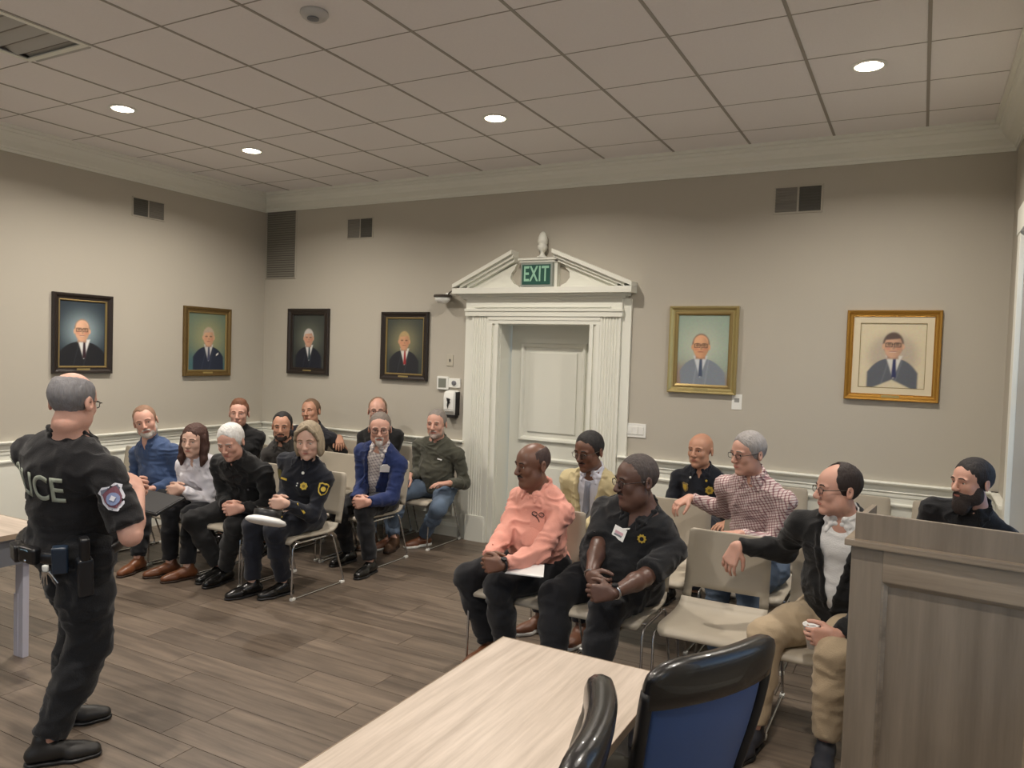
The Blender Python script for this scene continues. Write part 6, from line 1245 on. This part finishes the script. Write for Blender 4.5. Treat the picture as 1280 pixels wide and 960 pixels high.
# blouse: belt, small clip
def belt(c, f, m, h=0.018, g=0.014, name='belt', tilt=0.0):
    """a strap hugging the waist: the trunk a little swollen, sliced between two planes"""
    k = c['_']; w_ = c.get('w', 1.0); bel = c.get('belly', 0.0); F = Fld(); tp = k['tp']; TM = np.stack([k['lf'], k['bk'], k['sp']], 1)
    F.ell(tp(0, -0.012 - bel * 0.5, 0.36), (0.150 * w_ + g + bel * .25, 0.115 * w_ + g + bel * 0.62, 0.17), TM, 0.07); F.ell(tp(0, 0.0 - bel * .2, 0.06), (0.162 * w_ + g, 0.130 * w_ + g + bel * .4, 0.10), TM, 0.06)
    p = tp(0, 0, f); F.fn(lambda X, Y, Z: np.abs(sum((q - p[i]) * k['sp'][i] for i, q in enumerate((X, Y, Z)))) - h, p - 0.5, p + 0.5, 0.003, 'i')
    return shape(name, F, m, k['root'], 0.008, o=k['o'])
c = PE['blouse']; belt(c, 0.14, mat('belt_brown', (104, 62, 52), 0.45), 0.016, 0.010); patch(c, 'pen_clip', 0.01, 0.42, [(-0.02, -0.006), (0.012, 0.010), (0.014, 0.013), (-0.018, -0.001)], M_BLACK)
# white-haired man: jacket zip
c = PE['whitehair']; k = c['_']; hit = k['base'].surf(np.array([k['tp'](0, -0.5, f) for f in np.linspace(0.1, 0.97, 14)]), k['bk'], far=0.9); b = bmesh.new(); tube(b, [V(p - k['o'] - k['bk'] * 0.003) for p in hit], 0.003, 5); obj('zip', b, mat('zip', (46, 46, 48), 0.4, 0.5), k['root'])
patch(c, 'emblem', 0.085, 0.62, rect(0.006, 0.009), PGREY)
# pink shirt: spectacles hooked in the pocket, pocket, watch, papers under the hands
c = PE['pink']; k = c['_']; p, n = stick(c, 0.09, 0.78)
u = nrm(np.cross(k['sp'], n)); v = np.cross(n, u); b = bmesh.new()
for sx in (-0.022, 0.022): tube(b, [V(p + n * 0.008 + u * (sx + 0.017 * math.cos(t)) + v * 0.012 * math.sin(t) - k['o']) for t in np.linspace(0, 2 * PI, 12, endpoint=False)], 0.0022, 5, closed=True)
tube(b, [V(p + n * 0.01 + u * -0.038 - k['o']), V(p + n * 0.012 - v * 0.02 - k['o']), V(p + n * 0.006 + u * 0.01 - v * 0.045 - k['o'])], 0.0024, 5); obj('hooked_glasses', b, M_STAIN, k['root'])
patch(c, 'pocket', 0.09, 0.70, [(-0.045, -0.05), (0, -0.062), (0.045, -0.05), (0.045, 0.045), (-0.045, 0.045)], MATS['shirt_pink'], 0.002, 0.003)
bracelet(c, 'l', 'watch', M_BLACK, 1.02, 0.034, 0.006, (0.1, -0.6, 0.8))
# the papers lie in his lap
pp = at(655, 711, Y=-2.62); e = empty('papers', (pp.x, pp.y, pp.z), R(20)); tag(e, "white folded papers in the pink-shirted man's lap", 'papers')
for i in range(2): obj('sheet', box(-0.10 + i * .01, -0.07, -0.004 + i * 0.004, 0.10 + i * .01, 0.07, -0.001 + i * 0.004), WHT, e)
e.rotation_euler = (R(12), R(4), R(25))
# black polo: crest, badge, watch, ring
c = PE['polo']; k = c['_']; b = patch(c, 'crest', 0.10, 0.84, ngon(0.026, 18, 0.020), mat('crest_gold', (186, 158, 60), 0.6)); patch(c, 'crest_centre', 0.10, 0.84, ngon(0.012, 8), BLK, 0.0085, 0.002, par=b)
b = patch(c, 'name_badge', -0.02, 0.77, rect(0.040, 0.034), WHT, 0.010, 0.003, rot=-0.12); patch(c, 'badge_print', -0.02, 0.775, rect(0.026, 0.008), mat('badge_pink', (206, 168, 178), 0.6), 0.0135, 0.001, par=b, rot=-0.12); patch(c, 'badge_print', -0.02, 0.745, rect(0.024, 0.005), PGREY, 0.0135, 0.001, par=b, rot=-0.12); patch(c, 'badge_clip', 0.005, 0.85, [(-0.022, -0.012), (0.02, 0.004), (0.022, 0.014), (-0.02, -0.002)], M_WHITE, 0.008, 0.004, par=b)
bracelet(c, 'l', 'watch', M_CHROME, 0.96, 0.034, 0.006, (-0.2, -0.8, 0.6)); bracelet(c, 'r', 'bracelet', M_CHROME, 0.96, 0.034, 0.004)
# yellow blazer: grey tie
def tie(c, m, w0=0.016, w1=0.034, f0=0.93, f1=0.25):
    k = c['_']; fs_ = np.linspace(f0, f1, 10); b = bmesh.new(); rows = []
    for i, f in enumerate(fs_):
        wd = w0 + (w1 - w0) * (i / 9) * 1.0 if i else w0 * 1.25; O = np.array([k['tp'](x, -0.5, f) for x in (-wd, 0, wd)]); hit = k['base'].surf(O, k['bk'], far=0.9) - k['bk'] * 0.006; hit[1] -= k['bk'] * 0.003; rows.append([b.verts.new(V(p - k['o'])) for p in hit])
    for r0, r1_ in zip(rows, rows[1:]):
        for i in range(2): b.faces.new((r0[i], r0[i + 1], r1_[i + 1], r1_[i]))
    g = bmesh.ops.extrude_face_region(b, geom=b.faces[:]); bmesh.ops.translate(b, vec=V(-k['bk'] * 0.004), verts=[v for v in g['geom'] if isinstance(v, bmesh.types.BMVert)]); bmesh.ops.recalc_face_normals(b, faces=b.faces[:]); obj('necktie', b, m, k['root'], None, True)
tie(PE['tan'], mat('tie_grey', (132, 136, 150), 0.5))
# khaki: paper cup, ring
c = PE['khaki']; k = c['_']; W_ = k['arms']['l'][1]; cp = V(W_ + nrm((-0.90, -0.32, -0.14)) * 0.088 + nrm((-0.30, 0.94, 0.0)) * 0.046); e = empty('paper_cup', (cp.x, cp.y, cp.z - 0.065)); tag(e, 'white paper cup held by the man in khaki trousers', 'cup'); e.rotation_euler = (R(3), R(-6), 0)
b = bmesh.new(); lathe(b, [(0.028, 0.0), (0.038, 0.105), (0.0405, 0.106), (0.0405, 0.111), (0.036, 0.111), (0.027, 0.01)], 24); obj('cup_wall', b, WHT, e, None, True)
b = bmesh.new(); lathe(b, [(0.002, 0.088), (0.0345, 0.088), (0.0345, 0.090), (0.002, 0.090)], 20); obj('coffee', b, mat('coffee', (52, 30, 20), 0.1), e)
# bald officer: two badges and pins
c = PE['baldcop']; badge_star(c, 0.085, 0.74, 1.15); b = patch(c, 'shoulder_patch', -0.105, 0.73, sc(SHIELD, 0.8), mat('patch_tan', (150, 128, 84), 0.6), 0.004, 0.004); patch(c, 'patch_field', -0.105, 0.73, sc(SHIELD, 0.5), GLD, 0.0085, 0.002, par=b)
patch(c, 'collar_pin', 0.062, 0.90, ngon(0.009, 8), GLD, 0.006); patch(c, 'collar_pin', -0.062, 0.92, ngon(0.009, 8), M_WHITE, 0.006)
# bearded polo man: yellow lettering and patch
c = PE['beard']; patch(c, 'chest_emblem', 0.095, 0.76, [(-0.04, -0.014), (-0.01, -0.022), (0.026, -0.016), (0.038, 0.016), (0.01, 0.012), (-0.004, 0.022), (-0.03, 0.012)], mat('emblem_yellow', (214, 196, 50), 0.6)); patch(c, 'chest_text', -0.09, 0.76, rect(0.036, 0.007), mat('emblem_dim', (176, 160, 90), 0.6))
# ---------------- the standing officer
c = PE['officer']; k = c['_']; o = k['o']
me = text_mesh('POLICE', 0.155, 0.0, 1.0, 0.80); bb = bmesh.new(); bb.from_mesh(me); bpy.data.meshes.remove(me)
bmesh.ops.triangulate(bb, faces=bb.faces[:])
for _ in range(3):
    es = [e for e in bb.edges if e.calc_length() > 0.03]
    if es: bmesh.ops.subdivide_edges(bb, edges=es, cuts=1); bmesh.ops.triangulate(bb, faces=bb.faces[:])
co = np.array([v.co[:] for v in bb.verts]); side = -k['lf']      # reading direction as seen from behind: towards the wearer's right
O = k['tp'](0, 0.5, 0.665)[None, :] + np.outer(co[:, 0] - 0.085, side) + np.outer(co[:, 1] - 0.015, k['sp']); hit = k['J'].surf(O, -k['bk'], far=0.8)
for v, p in zip(bb.verts, hit): v.co = V(p + k['bk'] * 0.007 - o)
g = bmesh.ops.extrude_face_region(bb, geom=bb.faces[:]); bmesh.ops.translate(bb, vec=V(k['bk'] * 0.003), verts=[v for v in g['geom'] if isinstance(v, bmesh.types.BMVert)]); bmesh.ops.recalc_face_normals(bb, faces=bb.faces[:])
q = obj('back_lettering', bb, mat('reflective_letters', (150, 156, 142), 0.55), k['root']); q['label'] = 'grey block letters POLICE across the back'
S_, el = k['S']['r'], k['arms']['r'][0]; dv = (0.75, -0.65, 0.0)
pn = arm_pn(c, 'r', 0.42, 'u', dv); ax = S_ - el
q = arm_patch(c, 'shoulder_patch', pn, sc(SHIELD, 1.22), mat('patch_silver', (196, 196, 204), 0.6), ax); q['label'] = 'silver-edged shield patch on the right sleeve'
arm_patch(c, 'patch_field', pn, sc(SHIELD, 0.95), mat('patch_maroon', (104, 62, 74), 0.7), ax, 0.0075, 0.002, q)
arm_patch(c, 'patch_scroll', (pn[0] + nrm(ax) * 0.034, pn[1]), [(-0.036, -0.008), (0.036, -0.008), (0.034, 0.012), (0, 0.008), (-0.034, 0.012)], mat('patch_slate', (92, 96, 112), 0.6), ax, 0.010, 0.002, q)
arm_patch(c, 'patch_seal', (pn[0] - nrm(ax) * 0.006, pn[1]), ngon(0.027, 14), mat('patch_blue', (112, 124, 158), 0.6), ax, 0.010, 0.002, q); arm_patch(c, 'patch_figure', (pn[0] - nrm(ax) * 0.004, pn[1]), ngon(0.014, 8, 0.009), mat('patch_silver'), ax, 0.0125, 0.002, q)
belt(c, 0.06, mat('duty_belt', (20, 20, 22), 0.35), 0.026, 0.022, 'duty_belt')
def on_belt(name, x, h, dims, m, f=0.06, off=0.0, par=None, rot=0.0):
    """a pouch at angle x (degrees round from the spine towards the wearer's right)"""
    a = R(x); d = nrm(k['bk'] * math.cos(a) - k['lf'] * math.sin(a)); p0 = k['tp'](0, 0, f); w_ = c['w']; r0 = 1 / math.sqrt((math.sin(a) / (0.162 * w_ + .03)) ** 2 + (math.cos(a) / (0.130 * w_ + .035)) ** 2); p = p0 + d * (r0 + off) + k['sp'] * h
    F = Fld(); F.rbox(p, dims, np.stack([np.cross(k['sp'], d), d, k['sp']], 1) @ roty(rot), 0.008); return shape(name, F, m, par or k['root'], 0.006, o=o), p, d
PCH = mat('pouch_leather', (24, 24, 26), 0.3)
on_belt('pouch', -22, 0.0, (0.035, 0.022, 0.038), PCH); q, p, d = on_belt('pouch', 2, 0.012, (0.045, 0.020, 0.036), PCH); on_belt('pouch_sheen', 2, 0.04, (0.028, 0.004, 0.006), mat('sheen_blue_grey', (110, 140, 156), 0.25, 0.5), 0.06, 0.024)  # blue sheen on the middle pouch, put in as a thin blue-grey strip
b = bmesh.new(); lathe(b, [(0.007, 0), (0.007, 0.004), (0.003, 0.006)], 10); rm = V((0, 0, 1)).rotation_difference(V(d)).to_matrix(); bmesh.ops.rotate(b, matrix=rm, verts=b.verts[:]); obj('snap', b, M_CHROME, k['root'], V(p + d * 0.02 - k['sp'] * 0.02 - o))
q, p, d = on_belt('key_holder', 26, -0.02, (0.014, 0.008, 0.016), mat('key_white', (222, 222, 216), 0.4), 0.05, 0.02)
for i, (dx, ln) in enumerate(((-0.014, 0.058), (-0.004, 0.066), (0.006, 0.060), (0.030, 0.055), (0.038, 0.05))):
    u = np.cross(k['sp'], d); b = bmesh.new(); a0 = p + u * dx * 0.4 - k['sp'] * 0.012 + d * 0.006; a1 = a0 + u * dx * 0.9 - k['sp'] * ln
    tube(b, [V(a0 - o), V(a0 * 0.5 + a1 * 0.5 - o), V(a1 - o)], [0.0065, 0.0028, 0.0024], 5); obj('key', b, M_CHROME, k['root'])
q, p, d = on_belt('holster', 62, -0.07, (0.030, 0.030, 0.085), mat('holster', (26, 28, 32), 0.4), 0.06, 0.012); on_belt('holster_grip', 62, 0.06, (0.018, 0.024, 0.05), M_BLACK, 0.06, 0.02); on_belt('radio', 40, 0.01, (0.03, 0.02, 0.06), mat('radio_blue_black', (30, 44, 60), 0.35), 0.06, 0.005)
# black folder resting on two laps
fp = at(190, 628, Z=0.665); e = empty('folder', (fp.x, fp.y, fp.z)); tag(e, 'flat black document case across the laps of the blue-shirted man and white-bloused woman', 'case'); e.rotation_euler = (R(16), R(4), R(8))
obj('case_body', box(-0.20, -0.14, -0.012, 0.18, 0.13, 0.012, 0.008), mat('case_black', (34, 34, 36), 0.55, bump=0.2, bscale=150), e); b = bmesh.new(); tube(b, [(-0.19, -0.13, 0.013), (0.17, -0.13, 0.013), (0.17, 0.12, 0.013)], 0.003, 5); obj('case_zip', b, mat('zip'), e)
